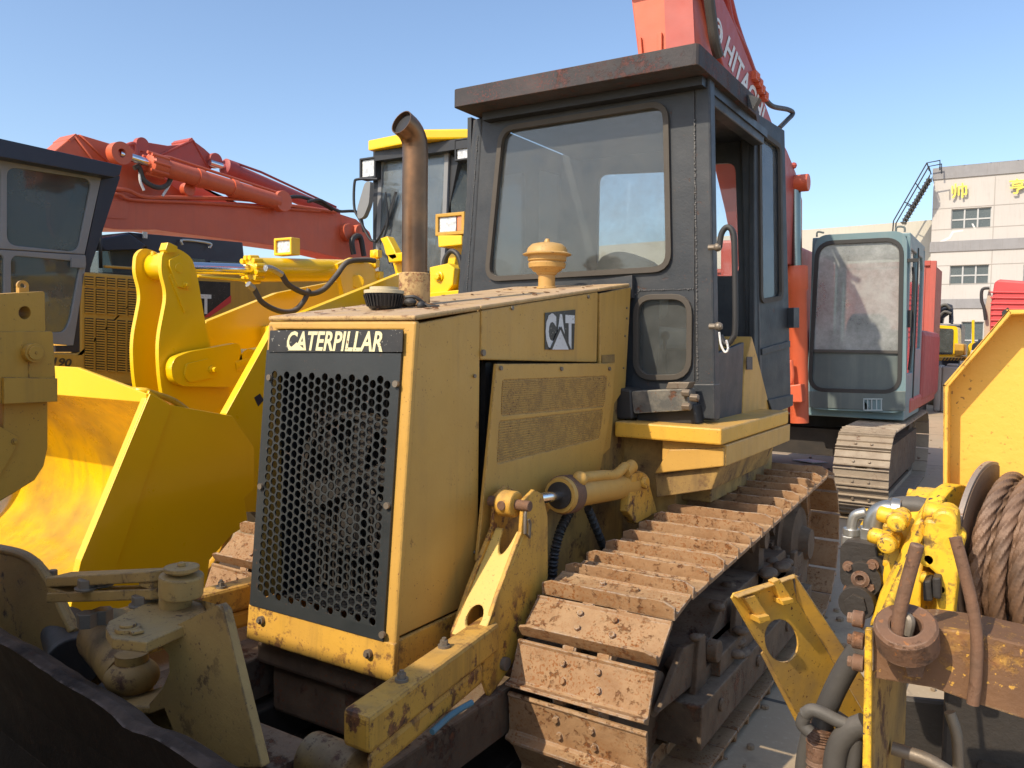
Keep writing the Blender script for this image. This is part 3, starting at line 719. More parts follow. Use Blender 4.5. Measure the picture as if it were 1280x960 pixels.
# --- tracks
def track(side):
    tx = -1.372 if side > 0 else 2*XC+1.372
    W2 = .292
    ci, ri = V((0, 3.06, .46)), .41       # idler
    cs, rs = V((0, 5.70, .535)), .465      # sprocket
    # hull path, travelling rear-top -> front-top -> front-down -> bottom -> rear
    d = ci-cs; D = d.length; th = math.atan2(d.z, d.y)
    def ext(sgn):
        # tangent angle for external tangent lines
        a = math.acos((rs-ri)/D)
        an = th+sgn*a
        n_ = V((0, math.cos(an), math.sin(an)))
        return cs+n_*rs, ci+n_*ri, an
    top_s, top_i, an_t = ext(-1); bot_s, bot_i, an_b = ext(1)
    if top_s.z < bot_s.z: top_s, top_i, an_t, bot_s, bot_i, an_b = bot_s, bot_i, an_b, top_s, top_i, an_t
    path = []
    N = 60
    for k in range(N): path.append(top_s.lerp(top_i, k/N))
    a0 = an_t % (2*PI); a1 = an_b % (2*PI)
    while a1 < a0: a1 += 2*PI
    for k in range(N): a = a0+(a1-a0)*k/N; path.append(ci+V((0, math.cos(a), math.sin(a)))*ri)
    for k in range(N): path.append(bot_i.lerp(bot_s, k/N))
    a2 = a1; a3 = a0+2*PI
    for k in range(N): a = a2+(a3-a2)*k/N; path.append(cs+V((0, math.cos(a), math.sin(a)))*rs)
    cl = path+[path[0]]; S = [0]
    for i in range(len(path)): S.append(S[-1]+(cl[i+1]-cl[i]).length)
    T_ = S[-1]; n = round(T_/.203)
    # frame
    cx = tx; b = MB()
    b.box((cx-.17, 3.35, .26), (cx+.17, 5.75, .50)); b.box((cx-.21, 3.5, .30), (cx+.21, 5.2, .42))
    b.prism([(cx+.17, 3.35, .30), (cx+.17, 3.9, .62), (cx+.17, 5.1, .62), (cx+.17, 5.5, .3)], (-.34, 0, 0))
    b.box((cx+.05*side, 3.25, .17), (cx+.285*side, 5.35, .36)); b.box((cx+.1*side, 3.6, .36), (cx+.25*side, 5.2, .46))
    for y in (3.5, 4.1, 4.7, 5.2): b.cyl((cx+.285*side, y, .28), (cx+.30*side, y, .28), .03, seg=10)
    b.prism([(cx+.20, 2.98, .42), (cx+.20, 3.55, .38), (cx+.20, 3.55, .56), (cx+.20, 3.25, .60)], (-.03, 0, 0))
    rg = random.Random(3)
    for k in range(26):
        y = rg.uniform(3.3, 5.4); z = rg.uniform(.36, .52); b.ball((cx+side*rg.uniform(.10, .27), y, z if rg.random() < .6 else .62), rg.uniform(.02, .06), seg=8, sq=(1, rg.uniform(1, 1.8), .5))
    for y in (3.35, 3.9, 4.5, 5.1): b.prism([(cx+.19*side, y, .36), (cx+.19*side, y+.16, .36), (cx+.19*side, y+.12, .60), (cx+.19*side, y+.04, .60)], (.03*side, 0, 0))
    for y in (3.55, 4.3, 5.0): b.cyl((cx+.21*side, y, .50), (cx+.26*side, y, .50), .05, seg=16)
    fr = b.obj('track', M_under, BD, bevel=.012)
    lab(fr, 'rusty crawler track with wide single grouser shoes nearest the camera' if side > 0 else 'rusty crawler track on the far side behind the nose')
    b = MB(); b.lathe([(0, -.10), (.28, -.10), (.30, -.09), (.33, -.09), (.345, -.05), (.33, -.04), (.33, .04), (.345, .05), (.33, .09), (.30, .09), (.28, .10), (.10, .10), (.09, .16), (0, .16)], c=ci+V((cx, 0, 0)), axis=(1, 0, 0), seg=40)
    b.obj('idler_wheel', M_under, fr)
    b = MB(); c = cs+V((cx, 0, 0)); b.lathe([(0, -.06), (.36, -.06), (.36, .06), (.26, .06), (.24, .12), (.12, .14), (.1, .2), (0, .2)], c=c, axis=(1, 0, 0), seg=44)
    for k in range(25):
        a = 2*PI*k/25; d = V((0, math.cos(a), math.sin(a))); e = V((0, -math.sin(a), math.cos(a)))
        b.prism([c+d*.35-e*.035+V((-.04, 0, 0)), c+d*.41-e*.012+V((-.04, 0, 0)), c+d*.41+e*.012+V((-.04, 0, 0)), c+d*.35+e*.035+V((-.04, 0, 0))], (.08, 0, 0))
    b.obj('sprocket', M_under, fr)
    for k in range(6):
        y = 3.72+k*.34; b = MB(); b.lathe([(0, -.17), (.07, -.17), (.07, -.14), (.125, -.14), (.125, -.11), (.10, -.10), (.10, .10), (.125, .11), (.125, .14), (.07, .14), (.07, .17), (0, .17)], c=(cx, y, .235), axis=(1, 0, 0), seg=24)
        b.obj('track_roller', M_under, fr)
    b = MB(); b.lathe([(0, -.14), (.09, -.14), (.09, .14), (.05, .15), (.05, .2), (0, .2)], c=(cx, 4.55, .80), axis=(1, 0, 0), seg=24); b.box((cx-.03, 4.5, .55), (cx+.17, 4.6, .8)); b.obj('carrier_roller', M_under, fr)
    # shoe proto
    b = MB(); L_ = .188
    prof = [(-.094, .0), (-.094, .012), (-.086, .020), (-.074, .013), (.060, .013), (.070, .020), (.076, .062), (.088, .064), (.092, .030), (.094, .004), (.094, -.004), (.06, -.004), (-.08, -.004)]
    vs = []
    NX = 14
    for i in range(NX+1):
        x = -W2+2*W2*i/NX; e = 1-abs(2*i/NX-1)
        hh = 1.0 if 0 < i < NX else .72
        for (y, z) in prof:
            zz = z
            if z > .05: zz = z*hh+noise.noise(V((x*7, 3, 1)))*.006
            vs.append((x, y, zz))
    m_ = len(prof)
    fs = [[i*m_+k, i*m_+(k+1) % m_, (i+1)*m_+(k+1) % m_, (i+1)*m_+k] for i in range(NX) for k in range(m_)]
    fs += [list(range(m_))[::-1], [NX*m_+k for k in range(m_)]]
    b.add(vs, fs)
    for sx in (-.075, .075):
        for sy in (-.042, .022):
            b.cyl((sx-.012*(sy > 0), sy, .013), (sx-.012*(sy > 0), sy, .028), .0135, seg=6, smooth=False)
    for sx in (-.075, .075):
        b.prism([(sx-.022, -.11, -.005), (sx-.022, .085, -.005), (sx-.022, .10, -.05), (sx-.022, .04, -.085), (sx-.022, -.06, -.085), (sx-.022, -.12, -.05)], (.044, 0, 0))
        b.cyl((sx-.03, -.10, -.035), (sx+.03, -.10, -.035), .026, seg=12)
    m = M_shoe
    for k in range(n):
        s_ = (k+.45)/n*T_
        i = max(j for j in range(len(S)) if S[j] <= s_); i = min(i, len(path)-1)
        p = cl[i].lerp(cl[i+1], (s_-S[i])/max(1e-9, S[i+1]-S[i]))
        # chord direction
        def at(q):
            q %= T_; lo = 0
            for j in range(len(S)-1):
                if S[j] <= q: lo = j
            return cl[lo].lerp(cl[min(lo+1, len(cl)-1)], (q-S[lo])/max(1e-9, S[min(lo+1, len(S)-1)]-S[lo]))
        t = (at(s_+.09)-at(s_-.09)).normalized(); nn = t.cross(V((1, 0, 0))).normalized()
        c = (ci+cs)/2
        Rm = Matrix((t.cross(nn), t, nn)).transposed()
        if k == 0:
            sh = b.obj('track_shoe', m, None, bevel=.0025); sh.parent = fr; proto = sh
        else:
            sh = proto.copy(); col.objects.link(sh); sh.parent = fr
        outward = nn
        jit = Matrix.Rotation(random.uniform(-.012, .012), 3, 'Z')
        MW = Matrix.Translation(V((cx, p.y, p.z))-ORG[BD]) @ (Rm @ jit).to_4x4()
        sh.matrix_local = MW
    return fr
track(1); track(-1)
# --- cab
YC = 4.38
wo = PY([(592, 150), (868, 97), (868, 523), (558, 530)], YC)
w1 = rnd(PY([(629, 163), (832, 131), (836, 335), (611, 348)], YC), .09)
w2 = rnd(PY([(797, 373), (862, 372), (861, 470), (797, 471)], YC), .10)
b = MB(); b.prism(wo, (0, .03, 0), [w1, w2]); cabf = b.obj('cab_front_wall', M_black, BD)
b = MB(); b.prism(PY([(868, 92), (887, 90), (894, 527), (868, 523)], YC-.006), (0, .09, 0)); b.obj('corner_post', M_black, BD, bevel=.012)
b = MB(); b.prism(PY([(576, 385), (594, 148), (603, 147), (588, 385)], YC-.006), (0, .09, 0)); b.obj('corner_post', M_black, BD, bevel=.012)
for lo in (w1, w2):
    b = MB(); b.prism([p+V((0, -.022, 0)) for p in inset(lo, -.022)], (0, .03, 0), [[p+V((0, -.022, 0)) for p in inset(lo, .010)]])
    b.obj('window_seal', M_rubber, cabf, bevel=.006)
    b = MB(); b.prism([p+V((0, .012, 0)) for p in lo], (0, .004, 0)); b.obj('window_pane', G_front if lo is w1 else G_small, cabf)
def weld(path, name='weld_seam', parent=None, r=.006, step=.011):
    b = MB(); P = path
    for i in range(len(P)-1):
        n_ = int((P[i+1]-P[i]).length/step)
        for k in range(n_):
            p = P[i].lerp(P[i+1], k/n_); b.ball(p+V((random.uniform(-.002, .002), 0, random.uniform(-.002, .002))), r*random.uniform(.6, 1.2), seg=6)
    return b.obj(name, mat('weld_bead_steel', (.16, .155, .15), .5, metal=.3), parent)
weld(PY([(868, 150), (871, 365), (872, 478)], YC-.008), parent=cabf); weld(PY([(790, 372), (800, 363), (868, 361)], YC-.004), parent=cabf, r=.005)
weld(PY([(597, 170), (583, 368)], YC-.010), parent=cabf, r=.004)
# handle grip etc on glass: left wall + rear wall
lw = [V((-3.16, YC+.03, 1.5)), V((-3.16, 5.85, 1.5)), V((-3.12, 5.85, 3.36)), V((-3.12, YC+.03, 3.36))]
h1 = rnd(PX([(614, 345), (655, 343), (655, 215), (614, 222)], -3.14), .05); h2 = rnd(PX([(672, 345), (700, 343), (700, 214), (672, 212)], -3.14), .05)
h1 = [V((-3.16, p.y, min(p.z, 3.2))) for p in h1]; h2 = [V((-3.16, p.y, min(p.z, 3.2))) for p in h2]
b = MB(); b.prism([V((-3.16, p.y, p.z)) for p in lw], (.03, 0, 0), [h1, h2]); cabl = b.obj('cab_far_wall', M_black, BD)
b = MB(); b.prism([p+V((.01, 0, 0)) for p in h1], (.004, 0, 0)); b.prism([p+V((.01, 0, 0)) for p in h2], (.004, 0, 0)); b.obj('window_pane', G_side, cabl)
YR = 5.64
r1 = rnd(PY([(748, 218), (838, 214), (838, 337), (746, 338)], YR), .07); r2 = rnd(PY([(856, 207), (919, 203), (924, 345), (856, 345)], YR), .07)
b = MB(); b.prism([V((-3.16, YR, 1.5)), V((-1.60, YR, 1.5)), V((-1.60, YR, 3.36)), V((-3.12, YR, 3.36))], (0, .03, 0), [r1, r2]); cabr = b.obj('cab_rear_wall', M_black, BD)
b = MB(); b.prism([p+V((0, .01, 0)) for p in r1], (0, .004, 0)); b.prism([p+V((0, .01, 0)) for p in r2], (0, .004, 0)); b.obj('window_pane', G_side, cabr)
b = MB(); b.box((-3.13, 4.42, 1.45), (-1.56, 5.62, 1.5)); b.box((-2.9, 4.45, 1.5), (-1.9, 4.7, 2.25)); b.obj('cab_floor_and_console', M_blk, BD, bevel=.01)
b = MB(); b.prism(rnd(PY([(746, 400), (746, 322), (775, 312), (822, 330), (830, 400)], 5.5), .12), (0, .12, 0)); b.box((-2.6, 4.95, 1.85), (-2.0, 5.5, 2.0)); b.obj('operator_seat', M_seat, BD, bevel=.03)
b = MB()
for x, h in ((-2.75, .5), (-2.68, .46), (-1.95, .42)): b.tube([(x, 4.95, 1.5), (x, 4.92, 1.5+h)], .012, seg=8); b.ball((x, 4.92, 1.52+h), .03)
b.obj('control_lever', M_blk, BD)
rz0, rz1 = aY(872, 80, 4.12).z, aY(872, 53, 4.12).z
xr = aY(873, 60, 4.12).x; xl = aY(566, 130, 4.12).x
rc_ = aZ(946, 122, rz1)
b = MB(); b.prism(rnd([V((xl, 4.12, rz0)), V((xr, 4.12, rz0)), V((rc_.x, rc_.y, rz0)), V((-1.60, 5.68, rz0)), V((xl, 5.68, rz0))], .03, 3), (0, 0, rz1-rz0))
b.obj('cab_roof', M_roof, BD, bevel=.012)
b = MB(); b.box((xl+.1, 4.30, rz0-.05), (xr-.04, 5.62, rz0-.002)); b.obj('roof_lining', M_blk, BD)
b = MB(); b.prism(PY([(925, 150), (943, 137), (951, 510), (934, 512)], 5.60), (0, .06, 0)); b.obj('corner_post', M_black, BD, bevel=.01)
b = MB(); b.box((-1.62, 4.46, 3.24), (-1.54, 5.59, rz0-.003)); b.obj('door_frame', M_black, BD, bevel=.008)
b = MB(); b.prism([aY(934, 118, 5.0), aY(949, 122, 5.0), aY(941, 136, 5.0), aY(935, 132, 5.0)], (0, .06, 0)); b.obj('roof_hook', M_black, BD)
# open door
dA, dB, dC = aY(943, 139, 5.60), aY(981, 163, 6.08), aY(948, 440, 5.60)
dN = (dB-dA).cross(dC-dA).normalized()
if dN.x < 0: dN = -dN
def DP(pts, off=0): return [aP(x, y, dA+dN*off, dN) for x, y in pts]
do = DP([(943, 139), (981, 163), (989, 507), (964, 517), (943, 445)])
dh = rnd(DP([(949, 166), (974, 184), (976, 372), (951, 376)]), .05)
b = MB(); b.prism(do, -dN*.04, [dh]); dr = b.obj('open_cab_door', M_black, BD, bevel=.006)
b = MB(); b.prism([p-dN*.015 for p in dh], -dN*.005); b.obj('window_pane', G_side, dr)
b = MB(); b.prism([p+dN*.014 for p in inset(dh, -.02)], -dN*.02, [[p+dN*.014 for p in inset(dh, .012)]]); b.obj('window_seal', M_rubber, dr)
b = MB(); b.prism(DP([(951, 436), (986, 426), (986, 434), (951, 444)], .002), dN*.012); b.prism(DP([(984, 385), (991, 385), (991, 410), (984, 410)], .0), dN*.05)
b.prism(DP([(958, 500), (989, 493), (989, 507), (964, 517)], .002), dN*.015)
b.obj('door_latch_strip', M_black, dr, bevel=.003)
# grab handle
YH = 4.33
b = MB(); b.tube(smooth_path(PY([(899, 310), (902, 292), (909, 284), (916, 290), (918, 310), (919, 405), (915, 424), (907, 430), (900, 420)], YH), 8), .016, seg=14)
hd = b.obj('grab_handle', M_hose, BD)
b = MB()
for q in ((897, 309), (898, 408)):
    p = aY(*q, YH); b.cyl(p+V((-.05, 0, 0)), p+V((.02, 0, 0)), .016, seg=10); b.ball(p, .024)
b.obj('bolt', M_steel, hd)
b = MB(); b.tube(smooth_path(PY([(899, 415), (901, 430), (906, 440), (910, 436), (908, 425)], YH-.02)), .006, seg=6); b.obj('plastic_strip', M_white, hd)
# platform
px0 = aY(768, 545, 4.12); px1 = aY(902, 545, 4.12); zt = aY(902, 536, 4.12).z; zb_ = aY(902, 557, 4.12).z
YE = aX(985, 545, px1.x).y
b = MB(); b.box((px0.x, 4.12, zb_), (px1.x, YE, zt)); pf = b.obj('side_platform', mat('platform_orange_yellow_paint', (.76, .41, .045), .5, c2=(.60, .32, .05), streak=.4, dust=.5, speck=.7, edge=1), BD, bevel=.01)
b = MB(); b.box((px1.x-.35, 4.18, aY(905, 583, 4.18).z), (px1.x+.008, YE+.02, zb_-.004))
b.prism(PY([(836, 562), (905, 560), (905, 583), (818, 592)], 4.165), (0, .02, 0))
b.obj('platform_skirt', M_cat, pf, bevel=.006)
b = MB(); b.prism(PY([(818, 594), (888, 582), (900, 585), (890, 612), (820, 622)], 4.20), (0, 1.1, 0)); b.box((-1.70, 4.4, 1.0), (-1.45, 5.7, 1.30)); b.box((SX-.25, 4.3, .6), (SX+.3, 6.2, 1.35)); b.obj('lower_fender', M_catd, BD, bevel=.008)
b = MB(); b.box((2*XC-px1.x, 4.12, zb_), (2*XC-px0.x, YE, zt)); b.box((2*XC-SX-.3, 4.3, .6), (2*XC-SX+.25, 6.2, 1.35)); b.obj('side_platform', M_cat, BD, bevel=.01)
b = MB(); b.prism(PX([(896, 442), (930, 428), (927, 525), (896, 529)], -1.50), (-.03, 0, 0)); b.obj('cab_side_panel', M_black, BD, bevel=.004)
b = MB(); b.prism(PX([(928, 524), (930, 470), (940, 420), (946, 442), (964, 515), (985, 507), (985, 522)], -1.50), (-.25, 0, 0)); b.box((-3.2, 5.75, .7), (-1.8, 6.4, 1.9)); b.obj('rear_fender', M_cat, BD, bevel=.008)
b = MB(); b.prism(PX([(933, 446), (940, 446), (940, 462), (933, 462)], -1.495), (.004, 0, 0)); b.obj('fender_catch', M_black, BD)
b = MB(); b.prism(rnd(PY([(789, 489), (858, 486), (861, 513), (792, 517)], 4.20), .015, 2), (0, .14, 0)); hb = b.obj('cab_mount_block', mat('scraped_black_paint', (.09, .088, .08), .55, c2=(.25, .22, .17), c2scale=10, c2amt=.9, rust=.3, speck=1.5, dust=.6, dustc=(.35, .32, .26), edge=1.5, edgec=(.4, .36, .28), bump=.5), BD, bevel=.006)
b = MB(); b.prism(PY([(769, 484), (789, 488), (791, 524), (770, 524)], 4.19), (0, .18, 0)); b.prism(PY([(795, 517), (868, 505), (872, 531), (795, 531)], 4.26), (0, .12, 0)); b.obj('rubber_mount', M_hose, hb, bevel=.012)
b = MB(); 
for (x, y) in ((856, 491), (856, 508), (866, 497)):
    p = aY(x, y, 4.19); b.cyl(p+V((-.01, -.01, 0)), p+V((.035, -.01, 0)), .022, seg=6, smooth=False)
b.prism(PY([(835, 478), (862, 478), (858, 486), (832, 486)], 4.21), (0, .1, 0))
b.obj('bolt', M_steel, hb, bevel=.003)
# cab bottom step box
b = MB(); b.prism(PY([(865, 480), (893, 480), (893, 524), (865, 524)], YC-.014), (0, .1, 0)); b.obj('cab_foot', M_black, BD, bevel=.006)
# small grey items on hood/cab junction
b = MB(); b.prism(PY([(590, 372), (790, 344), (790, 372), (590, 392)], YC-.05), (0, .04, 0)); b.obj('cowl_flashing', M_black, BD)
# --- blade
ZT = 1.0
B1, B2 = aZ(0, 806, ZT), aZ(250, 962, ZT)
bd = (B2-B1).normalized(); bn = V((-bd.y, bd.x, 0))
if bn.y < 0: bn = -bn
b = MB()
prof = [(0, ZT), (.055, ZT-.01), (.16, .70), (.20, .48), (.14, .22), (.0, .03), (-.02, .0), (.03, .0), (.17, .2), (.235, .48), (.195, .72), (.08, ZT-.02), (.03, ZT+.008)]
n_ = 70; vs = []
for i in range(n_+1):
    x = -2.0+3.6*i/n_; wob = noise.noise(V((x*4, 0, 0)))*.008+noise.noise(V((x*14, 5, 0)))*.005
    if abs(x-.75) < .12: wob -= .02*(1-abs(x-.75)/.12)
    for k, (y, z) in enumerate(prof):
        q = B1+bd*x+bn*y; vs.append((q.x, q.y, z+(wob if z > .8 else 0)))
m_ = len(prof)
b.add(vs, [[i*m_+k, i*m_+(k+1) % m_, (i+1)*m_+(k+1) % m_, (i+1)*m_+k] for i in range(n_) for k in range(m_)]+[list(range(m_))[::-1], [n_*m_+k for k in range(m_)]])
bl_ = b.obj('dozer_blade', M_blade, BD, bevel=.006)
print('blade', B1, B2)
b = MB()
b.prism(PY([(-60, 680), (10, 690), (38, 700), (62, 728), (78, 765), (92, 790), (88, 850), (80, 900), (-60, 840)], 1.62), (0, .035, 0))
b.tube(smooth_path(PY([(-60, 676), (0, 686), (36, 697), (60, 724), (78, 763), (92, 790)], 1.625), 6), .019, seg=10)
b.obj('blade_rib', M_brk, bl_, bevel=.01)
b = MB(); b.box((-3.3, 1.75, .12), (-1.9, 1.95, .34)); b.box((-2.9, 1.95, .1), (-2.7, 3.2, .3)); b.box((-3.0, 2.0, .06), (-1.75, 3.2, .12)); b.obj('dark_belly_plate', M_dark, BD, bevel=.01)  # dark plates added to keep the view under the nose dark
# --- pivot bracket behind the blade
YK = 1.40
ZK = aY(230, 775, YK).z-.02
b = MB()
side = [(152, 800), (196, 792), (211, 815), (212, 845), (203, 870), (186, 890), (152, 893), (152, 880)]
out = PY([(182, 800), (272, 756), (279, 764), (300, 850), (327, 960), (255, 960), (224, 935), (205, 886), (186, 893), (186, 880), (203, 860), (211, 840), (210, 818), (200, 806), (184, 803)], YK)
b.prism(out, (0, .03, 0))
b.prism([aY(279, 758, YK), aY(240, 748, YK+.25), aY(262, 960, YK+.25), aY(328, 962, YK)], (-.012, .004, 0))
b.prism([aZ(132, 785, ZK), aZ(136, 776, ZK), aZ(200, 745, ZK), aZ(232, 748, ZK), aZ(279, 762, ZK), aZ(183, 803, ZK), aZ(140, 798, ZK)], (0, 0, -.03))
br0 = b.obj('pivot_bracket', M_brk, BD, bevel=.006)
b = MB(); b.prism(PY([(140, 882), (188, 884), (186, 893), (150, 893)], YK+.0), (0, .18, 0)); b.prism(PY([(168, 893), (210, 885), (222, 905), (232, 940), (200, 950), (170, 900)], YK+.07), (0, .03, 0)); b.obj('bracket_lower_lug', M_brk, br0, bevel=.006)
b = MB(); c = aY(225, 765, YK+.08)
def pxr(n_, y): return n_*y/FPX*1.15
b.cyl(aY(218, 772, YK+.1), aY(220, 744, YK+.1), .048, seg=28)
b.cyl(aY(226, 744, YK+.1), aY(227, 718, YK+.1), .064, seg=28)
st = b.obj('pivot_post', M_brk, br0, bevel=.005)
b = MB(); p = aY(227, 716, YK+.1); b.cyl(p, p+V((0, 0, .008)), .035, seg=20); b.cyl(p+V((0, 0, .008)), p+V((0, 0, .020)), .051, seg=28); b.cyl(p+V((0, 0, .02)), p+V((0, 0, .032)), .012, seg=6, smooth=False); b.obj('pivot_cap', M_brk, st, bevel=.002)
b = MB(); lz = aY(225, 734, YK+.1).z
P0 = aY(74, 736, YK+.10); P1 = aY(205, 730, YK+.10)
for k, (dz, dy) in enumerate(((.024, .0), (-.030, 0))):
    b.prism([P0+V((0, -.045, dz-.008)), P1+V((0, -.045, dz-.008)), P1+V((.04, .045, dz-.008)), P0+V((0, .045, dz-.008))], (0, 0, .034))
b.prism([P0+V((.0, -.04, -.01)), P0+V((.12, -.04, -.01)), P0+V((.12, .04, -.01)), P0+V((0, .04, -.01))], (0, 0, .028)); b.prism([P1+V((-.07, -.04, -.01)), P1+V((.0, -.04, -.01)), P1+V((.0, .04, -.01)), P1+V((-.07, .04, -.01))], (0, 0, .028))
lk = b.obj('clamp_link', M_brk, br0, bevel=.004)
b = MB()
for x in (108, 128, 176, 194):
    p = aY(x, 728, YK+.08+(.03 if x in (128, 194) else -.02)); p.z = P0.z+.052; b.cyl(p, p+V((0, 0, .034)), .028, seg=6, smooth=False); b.cyl(p, p+V((0, 0, .008)), .036, seg=16); b.cyl(p-V((0, 0, .125)), p-V((0, 0, .078)), .032, seg=6, smooth=False)
for x, y in ((48, 712), (66, 722)):
    p = aY(x, y, 1.66); b.cyl(p, p+V((0, 0, .03)), .018, seg=6, smooth=False); b.cyl(p+V((.012, 0, -.1)), p+V((.012, 0, 0)), .03, seg=12)
b.obj('bolt', M_steel, lk, bevel=.002)
b = MB(); p = aZ(160, 788, ZK); b.cyl(p, p+V((0, 0, .012)), .034, seg=24); b.cyl(p+V((0, 0, .012)), p+V((0, 0, .02)), .022, seg=24); b.prism([p+V((-.03, .0, .002)), p+V((.05, -.02, .002)), p+V((.06, .01, .002)), p+V((-.02, .03, .002))], (0, 0, .008)); b.obj('king_pin', M_brk, br0, bevel=.002)
b = MB(); cb_ = aY(165, 845, YK+.10)
b.ball(cb_, .082, seg=28, sq=(1.05, 1, .72)); b.cyl(cb_+V((0, 0, -.01)), cb_+V((0, 0, .075)), .05, seg=24)
b.cyl(cb_+V((0, 0, -.10)), cb_+V((0, 0, -.04)), .075, .06, seg=24)
b.tube(smooth_path([cb_+V((-.02, 0, 0)), cb_+V((-.10, .03, .01)), cb_+V((-.17, .06, .02)), cb_+V((-.30, .10, .04))]), .075, seg=20, rf=lambda t: .07+.03*t)
b.obj('ball_joint', M_catd, br0)
b = MB(); p = aY(92, 820, YK+.22); b.cyl(p+V((-.25, .1, .03)), p+V((.06, -.03, 0)), .085, seg=28); b.cyl(p+V((.03, -.02, 0)), p+V((.075, -.04, 0)), .095, seg=28); b.obj('tilt_cylinder', M_dark, br0, bevel=.006)
b = MB(); p = aY(128, 862, YK+.2); b.cyl(p, p+V((.1, .0, .01)), .025, seg=16); b.cyl(p+V((-.05, 0, .0)), p+V((-.05, 0, -.14)), .012, seg=10); b.obj('grease_line', M_hose, br0)
# ================================================================== WHEEL LOADER
WB = -4.1
WL = thing('wheel_loader', 'bright yellow wheel loader with raised bell crank and empty bucket beside the bulldozer', 'wheel loader', (-5.3, 5.5, 0))
sp = PX([(187, 488), (213, 506), (290, 520), (318, 560), (318, 612), (306, 622), (310, 656), (290, 668), (262, 700), (250, 800), (60, 830), (82, 780), (100, 700)], WB)
b = MB(); b.prism(sp, (-.045, 0, 0)); bk = b.obj('bucket_side_plate', M_ld, WL, bevel=.003)
b = MB(); b.prism(PX([(188, 492), (215, 507), (148, 700), (110, 790), (78, 806), (101, 702)], WB+.016), (-.015, 0, 0)); b.obj('side_wear_plate', M_ld, bk, bevel=.003)
e = aX(187, 488, WB); e2 = aX(100, 700, WB); e3 = aX(75, 800, WB)
prof = [(e.y-.01, e.z+.0), (e.y+.22, e.z-.10), (e.y+.50, e.z-.38), (e.y+.60, e.z-.75), (e.y+.45, e.z-1.08), (e.y+.10, e.z-1.28), (e3.y-.3, .08)]
pr = smooth_path([V((0, y, z)) for y, z in prof], 8)
BWD = 2.7
b = MB(); vs = []
nx = 16
for i in range(nx+1):
    x = WB-.02-BWD*i/nx
    for p in pr: vs.append((x, p.y, p.z))
m_ = len(pr)
fs = [[i*m_+k, i*m_+k+1, (i+1)*m_+k+1, (i+1)*m_+k] for i in range(nx) for k in range(m_-1)]
b.add(vs, fs, True)
bsh = b.obj('bucket_shell', M_buck, WL); md = bsh.modifiers.new('solid', 'SOLIDIFY'); md.thickness = .03; md.offset = 0
b = MB(); b.prism([p+V((-BWD, 0, 0)) for p in sp[:3]]+[p+V((-BWD, 0, 0)) for p in sp[7:]], (-.04, 0, 0)); b.obj('bucket_side_plate', M_buck, WL)
g0 = aY(181, 492, e.y-.02); g1 = aY(95, 459, e.y-.02); g2 = aY(30, 459, e.y-.02)
b = MB(); gl = V((WB-BWD, g0.y, g0.z))
gm = V((WB-BWD+(WB-g1.x), g1.y, g1.z))
b.prism([V((WB, g0.y, g0.z)), g1, gm, gl, gl+V((0, 0, -.05)), V((WB, g0.y, g0.z-.05))], (0, .028, 0))
b.obj('spill_guard', M_ld, bsh, bevel=.004)
b = MB(); b.box((WB-BWD, e3.y-.55, .05), (WB, e3.y-.2, .09)); b.obj('cutting_edge', M_ld, bsh, bevel=.01)
# bell crank
CX = -5.15
cr = PX([(203, 316), (212, 308), (226, 312), (240, 322), (247, 345), (256, 400), (264, 440), (290, 460), (285, 505), (260, 520), (205, 506), (199, 465), (198, 425), (209, 368), (201, 338)], CX)
cr = rnd(cr, .10, 6)
b = MB(); b.prism(cr, (-.04, 0, 0)); ck = b.obj('bell_crank', M_ld, WL, bevel=.004)
b = MB(); b.prism([p+V((-.26, -.03, 0)) for p in cr], (-.04, 0, 0)); b.obj('crank_plate', M_ld, ck, bevel=.004)
c = aX(222, 332, CX)
b = MB(); b.cyl(c+V((-.27, 0, 0)), c+V((-.02, 0, 0)), .10, seg=28); b.obj('crank_boss', M_ld, ck)
b = MB(); b.prism(PX([(212, 325), (225, 318), (238, 328), (241, 358), (236, 362), (222, 358), (212, 332)], CX+.02), (-.02, 0, 0)); q = aX(232, 356, CX+.02); b.nut(q, (1, 0, 0), .014, .03); b.cyl(aX(224, 335, CX+.02), aX(224, 335, CX+.02)+V((.006, 0, 0)), .035, seg=24)
b.obj('pin_keeper', M_ld, ck, bevel=.003)
b = MB(); b.prism(PX([(207, 312), (210, 303), (214, 304), (222, 308), (222, 315), (210, 316)], CX+.03), (-.08, 0, 0)); b.cyl(aX(192, 320, CX-.2), aX(192, 320, CX-.2)+V((0, 0, .03)), .02, seg=12); b.obj('crank_lug', M_ld, ck, bevel=.003)
b = MB(); b.prism(PX([(212, 345), (215, 342), (234, 388), (231, 391)], CX+.012), (-.014, 0, 0)); b.obj('stiffener_rib', M_ld, ck)
# lower link
b = MB(); lkp = rnd(PX([(214, 458), (219, 447), (235, 440), (300, 428), (306, 470), (292, 484), (228, 483), (216, 475)], CX+.09), .05)
b.prism(lkp, (-.07, 0, 0)); ll = b.obj('tipping_link', M_ld, WL, bevel=.006)
b = MB(); b.prism(rnd(PX([(233, 455), (262, 448), (268, 453), (268, 472), (236, 478), (231, 470)], CX+.105), .02), (-.015, 0, 0)); q = aX(265, 462, CX+.105); b.nut(q, (1, 0, 0), .02, .05); b.obj('pin_keeper', M_ld, ll, bevel=.003)
q = aX(308, 452, CX+.05); b = MB(); b.cyl(q+V((-.5, 0, 0)), q+V((.04, 0, 0)), .10, seg=30); b.tube(smooth_path([aX(285, 458, CX), aX(310, 452, CX), aX(340, 446, CX)]), .1, seg=20); b.obj('cross_tube', M_ld, WL)
